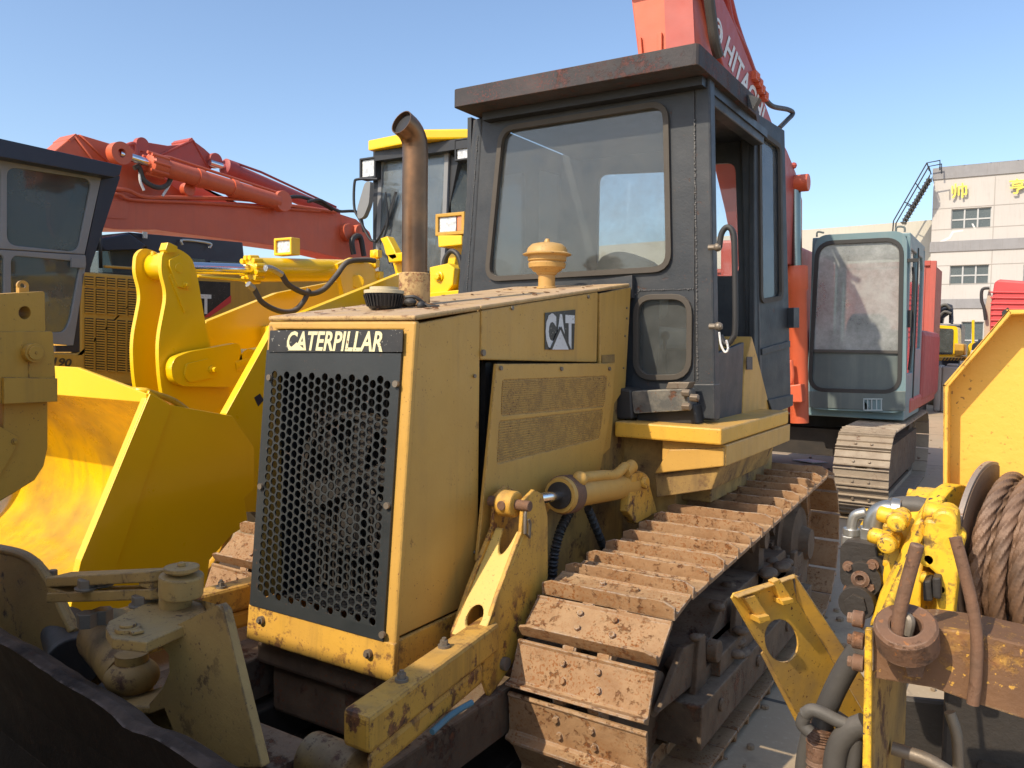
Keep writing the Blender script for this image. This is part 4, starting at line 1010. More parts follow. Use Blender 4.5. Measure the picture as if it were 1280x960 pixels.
# lift arms
ARX = -4.62
ar = PX([(503, 341), (345, 404), (334, 425), (283, 517), (280, 560), (300, 640), (330, 640), (345, 520), (400, 460), (503, 420)], ARX)
b = MB(); b.prism(ar, (-.07, 0, 0)); ra = b.obj('lift_arm', M_ld, WL, bevel=.004)
b = MB(); b.prism(PX([(325, 492), (318, 497), (323, 508), (330, 500)], ARX+.004), (-.004, 0, 0)); b.obj('arm_sticker', M_navy, ra)
ar2 = PX([(470, 342), (347, 366), (258, 402), (240, 440), (235, 520), (300, 520), (330, 440), (470, 400)], -5.75)
b = MB(); b.prism(ar2, (-.07, 0, 0)); b.obj('lift_arm', M_ld, WL, bevel=.004)
# tilt cylinder
TX = -5.3
t0, t1, t2 = aX(238, 335, TX), aX(312, 337, TX), aX(428, 338, TX)
b = MB(); b.cyl(t0, t1, .045, seg=24); rd = b.obj('cylinder_rod', M_chrome, WL)
ax = (t2-t1).normalized()
L = (t2-t1).length
b = MB(); b.lathe([(0, 0), (.05, 0), (.105, .01), (.105, .06), (.098, .06), (.098, L), (.07, L+.02), (0, L+.02)], c=t1, axis=ax, seg=36)
for k in range(12):
    an = 2*PI*k/12; q1 = ax.orthogonal().normalized(); q2 = ax.cross(q1); p = t1+(q1*math.cos(an)+q2*math.sin(an))*.098; b.cyl(p-ax*.02, p+ax*.07, .022, seg=8)
tc_ = b.obj('tilt_cylinder', M_ld, WL, bevel=.003)
q0, q1_ = aX(248, 346, TX+.05), aX(312, 350, TX+.05)
b = MB(); b.cyl(aX(247, 345, TX+.05), aX(325, 352, TX+.05), .012, seg=10); b.obj('steel_line', M_ld, tc_)
b = MB(); b.prism(PX([(422, 330), (440, 322), (465, 330), (478, 352), (470, 372), (430, 372)], TX+.12), (-.05, 0, 0)); b.cyl(aX(447, 352, TX+.15), aX(447, 352, TX-.1), .06, seg=24)
b.nut(aX(447, 356, TX+.12), (1, 0, 0), .02, .04)
for (x, y) in ((467, 330), (472, 345), (470, 318)): b.ball(aX(x, y, TX+.1), .05, seg=10); b.prism([aX(x, y, TX+.1)+V(d) for d in ((-.05, -.03, -.03), (.05, -.03, -.03), (.05, .03, -.03), (-.05, .03, -.03))], (0, 0, .07))
b.obj('cylinder_clevis', M_ld, tc_, bevel=.005)
b = MB(); hz = TX+.2
b.tube(smooth_path(PX([(352, 343), (362, 357), (385, 367), (404, 362), (420, 345), (434, 328), (455, 325), (468, 326)], hz), 8), .024, seg=12); b.tube(smooth_path(PX([(317, 360), (328, 378), (350, 389), (368, 388), (380, 376), (386, 362)], hz), 8), .022, seg=12); b.obj('hydraulic_hose', M_hoseg, tc_)
b = MB(); b.tube(smooth_path(PX([(332, 335), (340, 336), (352, 343)], hz)), .026, seg=12); b.tube(smooth_path(PX([(310, 355), (317, 361)], hz), 4), .026, seg=10); b.obj('hose_ferrule', M_zinc, tc_)
def lampbox(cx_, cy_, w_, h_, Y, parent, name='work_lamp', m=M_ld, dep=.16, amber=False):
    a = aY(cx_-w_/2, cy_-h_/2, Y); c = aY(cx_+w_/2, cy_+h_/2, Y); x0, x1 = a.x, c.x; z1, z0 = a.z, c.z
    t = (x1-x0)*.10
    b = MB()
    b.prism([(x0, Y, z0), (x1, Y, z0), (x1, Y, z1), (x0, Y, z1)], (0, dep, 0), [[(x0+t, Y, z0+t), (x1-t, Y, z0+t), (x1-t, Y, z1-t), (x0+t, Y, z1-t)]])
    b.box((x0+t*.5, Y+.04, z0+t*.5), (x1-t*.5, Y+dep-.01, z1-t*.5))
    l = b.obj(name, m, parent, bevel=.006)
    b = MB(); xm = x0+(x1-x0)*.68 if amber else x1-t
    b.box((x0+t, Y+.02, z0+t), (xm, Y+.035, z1-t)); b.obj('lens', M_lamp, l, bevel=.006)
    if amber:
        b = MB(); b.box((xm+.01, Y+.02, z0+t), (x1-t, Y+.035, z1-t)); b.obj('indicator_lens', M_amber, l, bevel=.006)
    return l
lampbox(353, 308, 22, 20, aX(353, 318, TX).y, WL, dep=.10)
# loader cab
CY = 6.4
zr0 = aY(470, 190, CY).z
gz = PY([(476, 196), (560, 178), (552, 385), (470, 385)], CY)
b = MB(); b.prism(rnd(gz, .08), (0, .02, 0)); gw = b.obj('windscreen', G_cab, WL)
b = MB(); b.prism(rnd([p+V((0, -.01, 0)) for p in inset(gz, -.02)], .08), (0, .04, 0), [rnd([p+V((0, -.01, 0)) for p in inset(gz, .03)], .08)]); cf = b.obj('cab_frame', M_grey, WL, bevel=.005)
xa, xb = gz[0].x, gz[1].x
b = MB()
bx0, bx1 = xa-.06, xb+.40
zt1 = aY(500, 175, CY).z
zl = aY(520, 385, CY).z
for (x, y) in ((bx0, CY+.05), (bx1, CY+.35), (bx0, CY+1.6), (bx1, CY+1.6)): b.box((x-.05, y-.05, zl-.2), (x+.05, y+.05, zt1))
b.prism([(xb, CY, zt1-.03), (bx1+.05, CY+.3, zt1-.03), (bx1+.05, CY+.3, zt1-.2), (xb, CY, zt1-.2)], (-.03, .06, 0))
b.prism(PY([(562, 190), (573, 200), (548, 330), (536, 385), (528, 385), (540, 320)], CY+.02), (0, .08, 0))
b.box((bx0, CY+.03, zl-.6), (bx1, CY+1.6, zl)); b.box((bx0, CY+1.58, zl), (bx1, CY+1.62, zl+.5))
b.obj('cab_pillars', M_blk, WL, bevel=.01)
b = MB(); b.prism([(xb+.02, CY+.03, zl), (bx1, CY+.3, zl), (bx1, CY+.3, zt1-.1), (xb+.02, CY+.03, zt1-.1)], (.004, .008, 0)); b.box((bx1-.005, CY+.36, zl+.1), (bx1, CY+1.55, zt1-.1)); b.box((bx0, CY+.1, zl+.1), (bx0+.005, CY+1.55, zt1-.1)); b.obj('side_window', G_dk, WL)
b = MB(); r0, r1, r2 = aY(462, 184, CY-.12), aY(540, 166, CY-.12), aY(600, 162, CY+.1)
b.prism([V((r0.x, CY-.15, r0.z-.04)), V((r1.x, CY-.22, r0.z-.04)), V((bx1+.12, CY+.10, r0.z-.04)), V((bx1+.12, CY+1.8, r0.z-.04)), V((r0.x, CY+1.8, r0.z-.04))], (0, 0, .10)); rfz = b.obj('cab_roof', M_ld, WL, bevel=.02)
b = MB(); b.box((r0.x+.05, CY-.1, r0.z-.14), (bx1+.08, CY+1.7, r0.z-.045)); b.obj('roof_underside', M_blk, rfz)
def worklamp(x, y, Y):
    return lampbox(x, y, 20, 24, Y, WL, m=M_blk, dep=.12)
worklamp(459, 210, CY-.1); worklamp(578, 187, CY-.1)
lampbox(562, 280, 36, 25, CY-.6, WL, 'head_lamp', m=M_tr, amber=True)
b = MB(); b.prism(PY([(547, 294), (577, 294), (577, 306), (548, 309)], CY-.6), (0, .2, 0)); b.prism(PY([(563, 306), (572, 306), (562, 374), (552, 374)], CY-.5), (0, .08, 0))
b.obj('lamp_bracket', M_ld, WL, bevel=.008)
b = MB(); b.tube(smooth_path(PY([(553, 392), (554, 345), (556, 325), (564, 314), (573, 320), (577, 340), (577, 390)], CY-.9), 6), .022, seg=10); b.obj('grab_rail', M_hose, WL)
b = MB(); b.prism(PY([(537, 334), (560, 329), (568, 335), (566, 356), (556, 368), (537, 370)], CY-1.0), (0, .3, 0)); b.nut(aY(549, 346, CY-1.0), (0, -1, 0), .03, .04); b.prism(PY([(536, 366), (576, 362), (580, 376), (536, 376)], CY-1.05), (0, .4, 0)); b.obj('front_frame_block', M_ld, WL, bevel=.012)
b = MB(); b.prism(PY([(475, 298), (484, 295), (492, 310), (497, 322), (490, 325), (482, 318), (479, 306)], CY-.4), (0, .1, 0)); b.prism(PY([(484, 318), (503, 315), (506, 326), (486, 328)], CY-.4), (0, .25, 0)); b.prism(PY([(490, 325), (505, 325), (505, 345), (495, 345)], CY-.3), (0, .1, 0)); b.obj('hose_bracket', M_ld, WL, bevel=.008)
b = MB(); b.tube(smooth_path(PY([(470, 303), (480, 285), (495, 240)], CY-.03), 4), .012, seg=6); b.prism(PY([(492, 246), (496, 240), (484, 282), (481, 282)], CY-.04), (0, .01, 0)); b.tube(smooth_path(PY([(482, 240), (485, 275), (480, 300), (487, 330)], CY-.05), 4), .008, seg=6); b.obj('wiper', M_blk, WL)
b = MB(); b.tube(smooth_path(PY([(472, 224), (448, 224), (443, 230), (443, 260), (450, 275), (462, 298), (470, 302)], CY-.15), 5), .014, seg=8); mf = b.obj('mirror_frame', M_blk, WL)
b = MB(); b.prism(rnd(PY([(456, 228), (463, 226), (461, 255), (454, 272), (447, 274), (446, 262)], CY-.2), .05), (0, .06, 0)); b.obj('mirror', M_grey, mf, bevel=.01)
b = MB(); b.box((bx0+.3, CY+.7, zl), (bx0+.75, CY+1.2, zl+.9)); b.obj('seat', M_grey, WL, bevel=.05)
b = MB(); b.lathe([(.15, 0), (.17, 0), (.17, .02), (.15, .02), (.15, 0)], c=(bx0+.5, CY+.45, zl+.25), axis=(0, -.4, 1), seg=24); b.cyl((bx0+.5, CY+.4, zl-.1), (bx0+.5, CY+.45, zl+.26), .025); b.obj('steering_wheel', M_blk, WL)
b = MB(); b.box((-5.9, 4.7, .6), (-4.6, 6.3, 1.5)); b.box((-5.7, 6.2, .7), (-4.5, 11.0, 1.9)); b.box((-5.9, 8.2, 1.3), (-4.4, 11.2, 2.4)); b.box((-5.8, 4.9, 1.4), (-4.8, 6.0, 2.0)); b.obj('loader_body', M_ld, WL, bevel=.03)
for x in (-6.3, -4.2):
    for y in (5.6, 9.6):
        b = MB(); b.lathe([(0, -.1), (.35, -.1), (.38, -.25), (.62, -.28), (.72, -.2), (.72, .2), (.62, .28), (.38, .25), (.35, .1), (0, .1)], c=(x, y, .72), axis=(1, 0, 0), seg=44)
        wh = b.obj('wheel', M_hose, WL)
        b = MB(); b.lathe([(0, -.12), (.3, -.12), (.36, -.2), (.36, .2), (.3, .12), (0, .12)], c=(x, y, .72), axis=(1, 0, 0), seg=32); b.obj('rim', M_ld, wh)

# ================================================================== RIPPER (left foreground)
RT = thing('ripper_tractor', 'ochre crawler tractor showing only its rear ripper shank at the left edge', 'tractor', (-3.2, .5, 0))
RX = -3.2
b = MB(); b.prism(rnd(PX([(-50, 370), (4, 367), (56, 364), (57, 415), (-50, 415)], RX), .008, 2), (-.2, 0, 0), [[aX(31+7.5*math.cos(2*PI*k/20), 391+8*math.sin(2*PI*k/20), RX) for k in range(20)]])
rk = b.obj('shank_holder', M_tr, RT, bevel=.006)
b = MB(); b.prism(rnd(PX([(-60, 415), (66, 414), (71, 497), (72, 502), (-60, 506)], RX+.012), .01, 2), (-.26, 0, 0))
b.prism(PX([(5, 472), (72, 473), (72, 502), (5, 505)], RX+.030), (-.02, 0, 0)); b.prism(PX([(36, 452), (37.2, 452), (37.2, 500), (36, 500)], RX+.016), (-.01, 0, 0)); hb_ = b.obj('holder_body', M_tr, RT, bevel=.008)
b = MB(); q = aX(38, 441, RX+.012); b.cyl(q, q+V((.035, 0, 0)), .036, seg=28); b.cyl(q+V((.035, 0, 0)), q+V((.043, 0, 0)), .027, seg=28); b.cyl(q+V((.043, 0, 0)), q+V((.046, 0, 0)), .005, seg=12); b.obj('holder_pin', M_tr, hb_, bevel=.003)
b = MB(); q = aX(28, 357, RX-.08); b.lathe([(.010, -.01), (.020, -.01), (.020, .01), (.010, .01), (.010, -.01)], c=q, axis=(1, -.2, 0), seg=20); b.box((q.x-.012, q.y-.018, q.z-.04), (q.x+.012, q.y+.018, q.z-.008)); b.obj('lifting_eye', M_tr, rk)
b = MB(); b.prism(PX([(5, 502), (60, 502), (60, 560), (55, 583), (44, 600), (25, 612), (0, 627), (-60, 655), (-60, 600), (-8, 580), (3, 560)], RX-.04), (-.08, 0, 0)); sh = b.obj('ripper_shank', M_tr, RT, bevel=.005)
b = MB(); b.prism(PX([(-50, 535), (0, 533), (24, 546), (20, 560), (0, 595), (-20, 612), (-50, 640)], RX-.02), (-.12, 0, 0)); b.nut(aX(18, 552, RX-.02), (1, 0, 0), .008, .010); b.obj('shank_guard', M_tr, sh, bevel=.005)
b = MB(); b.box((-4.6, -.2, 1.0), (-3.0, .9, 1.5)); b.box((-3.7, .8, 1.45), (-3.3, 1.4, 1.7)); b.box((-4.6, -3.2, .5), (-2.6, .1, 1.7)); b.obj('tractor_hull', M_tr, RT, bevel=.03)
# unseen cab and canopy added beside the camera, outside the frame, to shade the blade
b = MB(); b.box((-4.0, -2.6, 3.16), (SHX, SHY, 3.28)); b.obj('added_shade_canopy', M_tr, RT, bevel=.02)
b = MB()
for x in (-3.9, SHX-.1):
    for y in (-2.5, SHY-.1): b.box((x-.06, y-.06, 1.0), (x+.06, y+.06, 3.16))
b.box((-3.9, -2.3, 1.0), (SHX-.1, SHY-.15, 2.3)); b.box((-3.6, SHY-.2, 2.3), (SHX-.1, SHY-.12, 3.16)); b.obj('added_shade_cab', M_tr, RT, bevel=.02)
b = MB(); b.box((-3.9, -2.8, .15), (-3.3, .2, .8)); b.box((-2.0, -2.8, .15), (-1.5, -.5, .8)); b.obj('track', M_under, RT, bevel=.1)

# ================================================================== GREY CAB TRACTOR
GX = -7.6
GT = thing('grey_cab_tractor', 'ochre machine with slanting grey cab, louvred engine cover and number 190', 'tractor', (-8.3, 5, 0))
b = MB(); b.prism(PX([(-80, 165), (0, 173), (153, 207), (150, 219), (143, 222), (0, 196), (-80, 180)], GX+.15), (-1.7, 0, 0)); b.obj('cab_roof', M_navy, GT, bevel=.02)
uo = PX([(-90, 190), (0, 198), (128, 217), (106, 318), (0, 311), (-90, 305)], GX)
ui = rnd(PX([(9, 208), (115, 224), (97, 315), (9, 306)], GX), .09); ui0 = rnd(PX([(-80, 203), (1, 207), (1, 303), (-80, 300)], GX), .05)
b = MB(); b.prism(uo, (-.05, 0, 0), [ui, ui0]); uf = b.obj('upper_window_frame', M_grey, GT, bevel=.01)
b = MB(); b.prism([p+V((-.02, 0, 0)) for p in ui], (-.005, 0, 0)); b.prism([p+V((-.02, 0, 0)) for p in ui0], (-.005, 0, 0)); b.obj('window_pane', G_dk, uf)
lo = PX([(-90, 306), (0, 312), (107, 319), (108, 330), (92, 432), (70, 430), (-90, 425)], GX)
li = rnd(PX([(14, 319), (101, 327), (88, 400), (80, 416), (14, 412)], GX), .07); li0 = rnd(PX([(-80, 316), (5, 318), (5, 410), (-80, 405)], GX), .05)
b = MB(); b.prism(lo, (-.05, 0, 0), [li, li0]); lf_ = b.obj('lower_window_frame', M_grey, GT, bevel=.01)
b = MB(); b.prism([p+V((-.02, 0, 0)) for p in li], (-.005, 0, 0)); b.prism([p+V((-.02, 0, 0)) for p in li0], (-.005, 0, 0)); b.obj('window_pane', G_dk, lf_)
b = MB(); b.prism(PX([(90, 322), (107, 324), (107, 335), (90, 334)], GX+.02), (-.03, 0, 0)); b.obj('door_catch', M_grey, lf_)
b = MB(); b.prism(PX([(-80, 196), (128, 217), (152, 208), (110, 345), (106, 437), (60, 440), (-80, 430)], GX-1.5), (-.06, 0, 0))
b.prism(PX([(128, 218), (150, 220), (113, 335), (105, 440), (70, 440), (69, 432), (92, 432), (107, 335), (107, 318)], GX-.012), (-.12, 0, 0)); b.prism(PX([(150, 222), (113, 335), (105, 440), (98, 440), (106, 335), (143, 222)], GX-.13), (-.7, 0, 0))
b.obj('cab_shell', M_navy, GT)
b = MB(); b.prism(PX([(60, 240), (75, 228), (90, 250), (92, 290), (70, 300), (62, 280)], GX-.8), (-.1, 0, 0)); b.obj('operator_seat', M_dred, GT, bevel=.08)
b = MB(); b.prism(PX([(100, 339), (186, 346), (192, 352), (192, 480), (60, 480), (60, 441), (100, 441)], GX), (-1.5, 0, 0)); eb = b.obj('engine_cover', M_tr, GT, bevel=.02)
b = MB(); b.prism(PX([(192, 348), (360, 335), (420, 345), (420, 520), (192, 520)], GX-.15), (-1.2, 0, 0)); b.prism(PX([(-80, 441), (60, 441), (60, 520), (-80, 520)], GX-.03), (-1.2, 0, 0)); b.obj('main_frame', M_tr, GT, bevel=.02)
b = MB()
xs_ = [(106, 117), (120, 131), (134, 144), (147, 157), (160, 170)]
for a_, c_ in xs_:
    for y0, y1 in ((345, 357), (360, 391), (397, 462)):
        sh_ = (a_-106)*.07
        b.prism(PX([(a_, y0+sh_), (c_, y0+sh_+.8), (c_, y1+sh_+.8), (a_, y1+sh_)], GX+.004), (-.003, 0, 0))
b.obj('louvre_recess', M_dark, eb)
b = MB()
for a_, c_ in xs_:
    for y0, y1 in ((345, 357), (360, 391), (397, 462)):
        sh_ = (a_-106)*.07; y = y0+1.5
        while y < y1-1:
            A = aX(a_, y+sh_, GX+.006); B_ = aX(c_, y+sh_+.8, GX+.006); b.prism([A, B_, B_+V((0, 0, -.013)), A+V((0, 0, -.013))], (.010, 0, 0)); y += 3.1
b.obj('louvre_slat', M_tr, eb)
b = MB(); b.tube(smooth_path(PX([(130, 333), (160, 335), (170, 336), (174, 342)], GX-.05), 4), .014, seg=8); b.tube(smooth_path(PX([(174, 352), (183, 356), (184, 400), (184, 440)], GX+.04), 4), .014, seg=8); b.obj('hand_rail', M_tr, GT)
bl, br_, tl = aX(66, 457, GX-.02), aX(88, 459, GX-.02), aX(69, 447, GX-.02)
b = MB(); b.prism(PX([(60, 443), (104, 444), (104, 470), (60, 470)], GX+.01), (-.03, 0, 0)); pn = b.obj('number_panel', M_tr, GT)
text('number_lettering', '190', aX(66, 457, GX+.012), aX(88, 459, GX+.012)-aX(66, 457, GX+.012), aX(69, 446.5, GX+.012)-aX(66, 457, GX+.012), M_label, pn, weight=.03, extrude=.002, nrm=V((1, 0, 0)))
b = MB(); b.prism(PX([(205, 349), (288, 353), (288, 372), (262, 395), (205, 400)], GX-.145), (-.004, 0, 0)); dc = b.obj('maker_decal', M_label, GT)
b = MB(); b.prism(PX([(289, 369), (289, 378), (262, 396), (254, 397)], GX-.14), (-.004, 0, 0)); b.obj('decal_red_stripe', M_redl, dc)
text('decal_lettering', 'CAT', aX(222, 392, GX-.138), aX(264, 393, GX-.138)-aX(222, 392, GX-.138), aX(222, 366, GX-.138)-aX(222, 392, GX-.138), M_white, dc, weight=.035, extrude=.002, nrm=V((1, 0, 0)), letter_space=.95)
b = MB(); b.box((GX-1.4, 3.5, .1), (GX-.1, 8.5, 1.0)); b.obj('undercarriage', M_under, GT, bevel=.1)
# ================================================================== BLACK CANOPY MACHINE
KX = -8.9
KT = thing('black_cab_excavator', 'machine with a flat black cab roof just under the long orange boom', 'excavator', (-9.8, 8, 0))
b = MB(); b.prism(PX([(118, 300), (162, 291), (184, 307), (178, 312), (130, 313)], KX), (-.25, 0, 0)); b.prism(PX([(160, 290), (304, 303), (308, 345), (190, 350), (184, 310)], KX-.1), (-.8, 0, 0)); kr = b.obj('cab_roof', M_navy, KT, bevel=.02)
b = MB(); b.prism(PX([(128, 314), (182, 309), (190, 345), (128, 346)], KX-.15), (-.8, 0, 0)); b.obj('cab_window', G_dk, KT)
b = MB(); b.prism(PX([(222, 322), (256, 324), (258, 346), (222, 346)], KX-.09), (.01, 0, 0)); b.prism(PX([(262, 326), (300, 328), (302, 346), (262, 346)], KX-.09), (.01, 0, 0)); b.obj('side_window', G_dk, kr)
b = MB(); b.tube(smooth_path(PX([(228, 306), (229, 300), (262, 304), (262, 310)], KX-.05), 4), .015, seg=8); b.cyl(aX(181, 298, KX-.05), aX(181, 290, KX-.05), .03); b.obj('roof_rail', M_zinc, KT)
b = MB(); b.cyl(aX(125, 285, KX), aX(126, 335, KX), .02, seg=8); b.obj('antenna', M_hose, KT)
b = MB(); b.prism(PX([(100, 340), (330, 342), (330, 520), (100, 520)], KX-.3), (-1.4, 0, 0)); b.box((KX-1.8, 5.0, 0), (KX-.2, 10.5, 1.2)); b.obj('machine_body', M_under, KT, bevel=.03)

# ================================================================== RED EXCAVATORS (left background)
def pinr(b, x, y, X, r, d=.06): p = aX(x, y, X); b.cyl(p+V((-.05, 0, 0)), p+V((d, 0, 0)), r, seg=22)
AX_ = -10.5
EA = thing('orange_excavator', 'orange excavator with long folded boom and chromed arm cylinder behind the loader', 'excavator', (-10.8, 11.5, 0))
b = MB(); b.prism(PX([(118, 234), (142, 235), (152, 240), (165, 248), (300, 253), (397, 261), (420, 266), (445, 274), (462, 290), (474, 325), (468, 345), (436, 325), (380, 312), (300, 301), (215, 290), (195, 287), (150, 287), (118, 283)], AX_), (-.55, 0, 0)); bo = b.obj('boom', M_orange, EA, bevel=.015)
b = MB(); b.tube([aX(93, 170, AX_-.11), aX(150, 244, AX_-.11)], .015, seg=6); b.tube([aX(100, 169, AX_-.11), aX(148, 215, AX_-.11)], .012, seg=6); b.obj('weld_ridge', M_orange, bo)
b = MB(); b.prism(rnd(PX([(128, 250), (160, 251), (160, 274), (128, 272)], AX_+.012), .04, 3), (-.01, 0, 0)); b.obj('boom_inspection_plate', M_orange, bo, bevel=.003)
b = MB(); b.prism(PX([(64, 192), (93, 168), (100, 168), (150, 183), (185, 200), (215, 230), (250, 256), (150, 246), (110, 228), (70, 215)], AX_-.12), (-.35, 0, 0)); b.prism(PX([(160, 205), (213, 215), (300, 262), (300, 254), (165, 250), (150, 238)], AX_-.45), (-.3, 0, 0)); st_ = b.obj('stick', M_orange, EA, bevel=.015)
b = MB(); b.prism(PX([(86, 174), (95, 167), (98, 170), (88, 177)], AX_-.10), (-.39, 0, 0)); b.obj('stick_end_plate', M_orange, st_)
b = MB(); q0 = aX(149, 192, AX_+.15); q1 = aX(186, 204, AX_+.15); q2 = aX(346, 252, AX_+.15); ax = (q2-q1).normalized()
b.cyl(q0, q1+ax*.1, .055, seg=22); b.obj('cylinder_rod', M_chrome, EA)
b = MB(); b.lathe([(0, 0), (.11, 0), (.15, .02), (.15, .22), (.125, .24), (.125, (q2-q1).length), (0, (q2-q1).length)], c=q1, axis=ax, seg=30); b.tube([q1+V((0, .1, .12)), q1.lerp(q2, .15)+V((0, 0, .17)), q2+V((0, 0, .15))], .022, seg=8)

for k in range(8):
    a = 2*PI*k/8; u1 = ax.orthogonal().normalized(); u2 = ax.cross(u1); pp_ = q1+(u1*math.cos(a)+u2*math.sin(a))*.15; b.cyl(pp_-ax*.03, pp_+ax*.24, .022, seg=8)
for t in (.35, .62): pm = q1.lerp(q2, t); b.cyl(pm-ax*.05, pm+ax*.05, .14, seg=24)
cy = b.obj('arm_cylinder', M_orange, EA)
b = MB(); b.lathe([(.06, -.07), (.15, -.07), (.15, .07), (.06, .07), (.06, -.07)], c=q0, axis=(1, 0, 0), seg=30); b.obj('cylinder_eye', M_orange, cy)
b = MB(); pinr(b, 350, 252, AX_+.15, .17, .1); pinr(b, 433, 291, AX_+.02, .16, .1); pinr(b, 443, 291, AX_+.02, .14, .16); pinr(b, 234, 237, AX_, .1); pinr(b, 160, 192, AX_, .07); b.obj('pin', M_orange, EA, bevel=.01)
b = MB(); b.tube(smooth_path(PX([(142, 236), (160, 238), (180, 246), (215, 247), (300, 249), (370, 258), (420, 265)], AX_+.05), 6), .03, seg=8); b.tube(smooth_path(PX([(134, 242), (150, 243), (170, 250), (260, 254), (400, 264)], AX_+.06), 6), .022, seg=8); b.obj('steel_line', M_orange, bo)
b = MB(); b.tube(smooth_path(PX([(168, 210), (174, 209), (180, 225), (195, 234), (208, 232), (214, 222)], AX_+.1), 6), .035, seg=10); b.obj('hydraulic_hose', M_hoseg, EA)
b = MB(); b.tube(smooth_path(PX([(175, 208), (175, 225), (180, 238)], AX_+.1), 6), .018, seg=6); b.tube(smooth_path(PX([(216, 222), (210, 234), (203, 245)], AX_+.1), 6), .018, seg=6); b.obj('white_clamp', M_white, EA)
b = MB(); b.tube(smooth_path(PX([(350, 248), (375, 246), (400, 254), (415, 262)], AX_+.2), 6), .03, seg=8); b.tube(smooth_path(PX([(385, 252), (400, 250), (412, 258), (424, 264), (448, 266), (455, 290)], AX_+.25), 6), .026, seg=8); b.tube(smooth_path(PX([(442, 318), (440, 300), (450, 296), (455, 320)], AX_+.2), 6), .05, seg=8); b.obj('boom_hose', M_hose, EA)
b = MB(); b.box((AX_-1.9, 9.5, 1.0), (AX_+.5, 14.5, 2.3)); b.obj('machine_house', M_orange, EA, bevel=.05)
b = MB(); b.box((AX_-1.8, 8.5, 0), (AX_+.4, 14.5, .9)); b.obj('undercarriage', M_under, EA, bevel=.15)
BX_ = -13
EB = thing('faded_red_excavator', 'faded red excavator whose peaked arm shows highest above the orange boom', 'excavator', (BX_-.5, 13, 0))
b = MB(); b.prism(PX([(160, 196), (170, 184), (186, 178), (210, 182), (232, 180), (240, 174), (256, 186), (268, 197), (271, 206), (262, 213), (245, 218), (225, 214), (200, 220), (240, 240), (320, 258), (320, 275), (170, 262)], BX_), (-.5, 0, 0)); bb = b.obj('arm', M_red, EB, bevel=.015)
b = MB(); b.tube([aX(241, 175, BX_+.01), aX(200, 194, BX_+.01), aX(165, 198, BX_+.01)], .018, seg=6); b.tube([aX(242, 176, BX_+.01), aX(262, 212, BX_+.01)], .015, seg=6); b.obj('weld_ridge', M_red, bb)
b = MB(); q0 = aX(262, 203, BX_+.1); q1 = aX(280, 208, BX_+.1); q2 = aX(420, 268, BX_+.1); ax = (q2-q1).normalized()
b.cyl(q0, q1+ax*.1, .06, seg=20); b.obj('cylinder_rod', M_chrome, EB)
b = MB(); b.lathe([(0, 0), (.12, 0), (.16, .02), (.16, .25), (.13, .27), (.13, (q2-q1).length), (0, (q2-q1).length)], c=q1, axis=ax, seg=28); b.tube([q1+V((0, .1, .13)), q1.lerp(q2, .3)+V((0, 0, .2)), q2+V((0, 0, .16))], .025, seg=8); b.obj('arm_cylinder', M_dred, EB)
b = MB(); pinr(b, 268, 201, BX_+.02, .14); pinr(b, 176, 181, BX_+.02, .12); pinr(b, 167, 187, BX_+.04, .09); b.tube(smooth_path(PX([(155, 183), (168, 180), (170, 195)], BX_+.1), 5), .035, seg=8); pinr(b, 232, 237, BX_+.05, .18, .05); b.obj('pin', M_red, EB, bevel=.01)
b = MB(); b.prism(PX([(236, 175), (240, 172), (243, 176), (237, 179)], BX_+.01), (-.52, 0, 0)); b.obj('arm_end_plate', M_red, bb)
b = MB(); b.box((BX_-1.6, 12.5, 1.0), (BX_+.6, 17.5, 2.4)); b.obj('machine_house', M_red, EB, bevel=.05)
b = MB(); b.box((BX_-1.5, 12, 0), (BX_+.5, 17.5, .9)); b.prism([(BX_, 14.5, 2.2), (BX_, 15.2, 2.2), (BX_, 14.8, 3.6), (BX_, 14.2, 3.6)], (-.5, 0, 0)); b.obj('undercarriage', M_under, EB, bevel=.1)
# ================================================================== LARGE EXCAVATOR BEHIND THE CAB
HX = -2.35
HT = thing('large_excavator', 'orange excavator with a blue grey cab and tall lettered boom behind the bulldozer', 'excavator', (-2.3, 12, 0))
bs = PX([(868, -40), (885, 0), (892, 40), (905, 85), (935, 140), (962, 190), (975, 260), (985, 330), (1003, 335), (1003, 250), (995, 215), (985, 190), (965, 152), (948, 105), (922, 38), (905, 0), (893, -40)], HX)
b = MB(); b.prism(bs, (-.62, 0, 0)); hb2 = b.obj('boom', M_red, HT, bevel=.015)
b = MB()
stp = PX([(790, -60), (868, -60)], HX)
A0, A1, A2, A3 = PY([(782, -60), (864, -60), (868, 62), (797, 66)], 6.5)
b.prism([A0, A1, A2+(A2-A1)*.25, A3+(A3-A0)*.25], (0, .5, 0)); sk = b.obj('stick', M_orange, HT, bevel=.012)
b = MB(); b.prism(PY([(828, -60), (863, -60), (869, 70), (833, 75)], 6.49), (0, .02, 0)); b.obj('stick_face', M_red, sk)
b = MB(); b.prism(PY([(797, 47), (801, 46), (803, 72), (798, 73)], 6.47), (0, .03, 0)); b.prism(PY([(821, 41), (827, 40), (827, 68), (823, 69)], 6.47), (0, .03, 0)); b.obj('stick_lug', M_orange, sk, bevel=.004)
b = MB(); b.tube(smooth_path(PX([(884, -20), (889, 20), (893, 50), (898, 70)], HX+.06), 6), .045, seg=10); b.obj('hose_bundle', M_hoseg, HT)
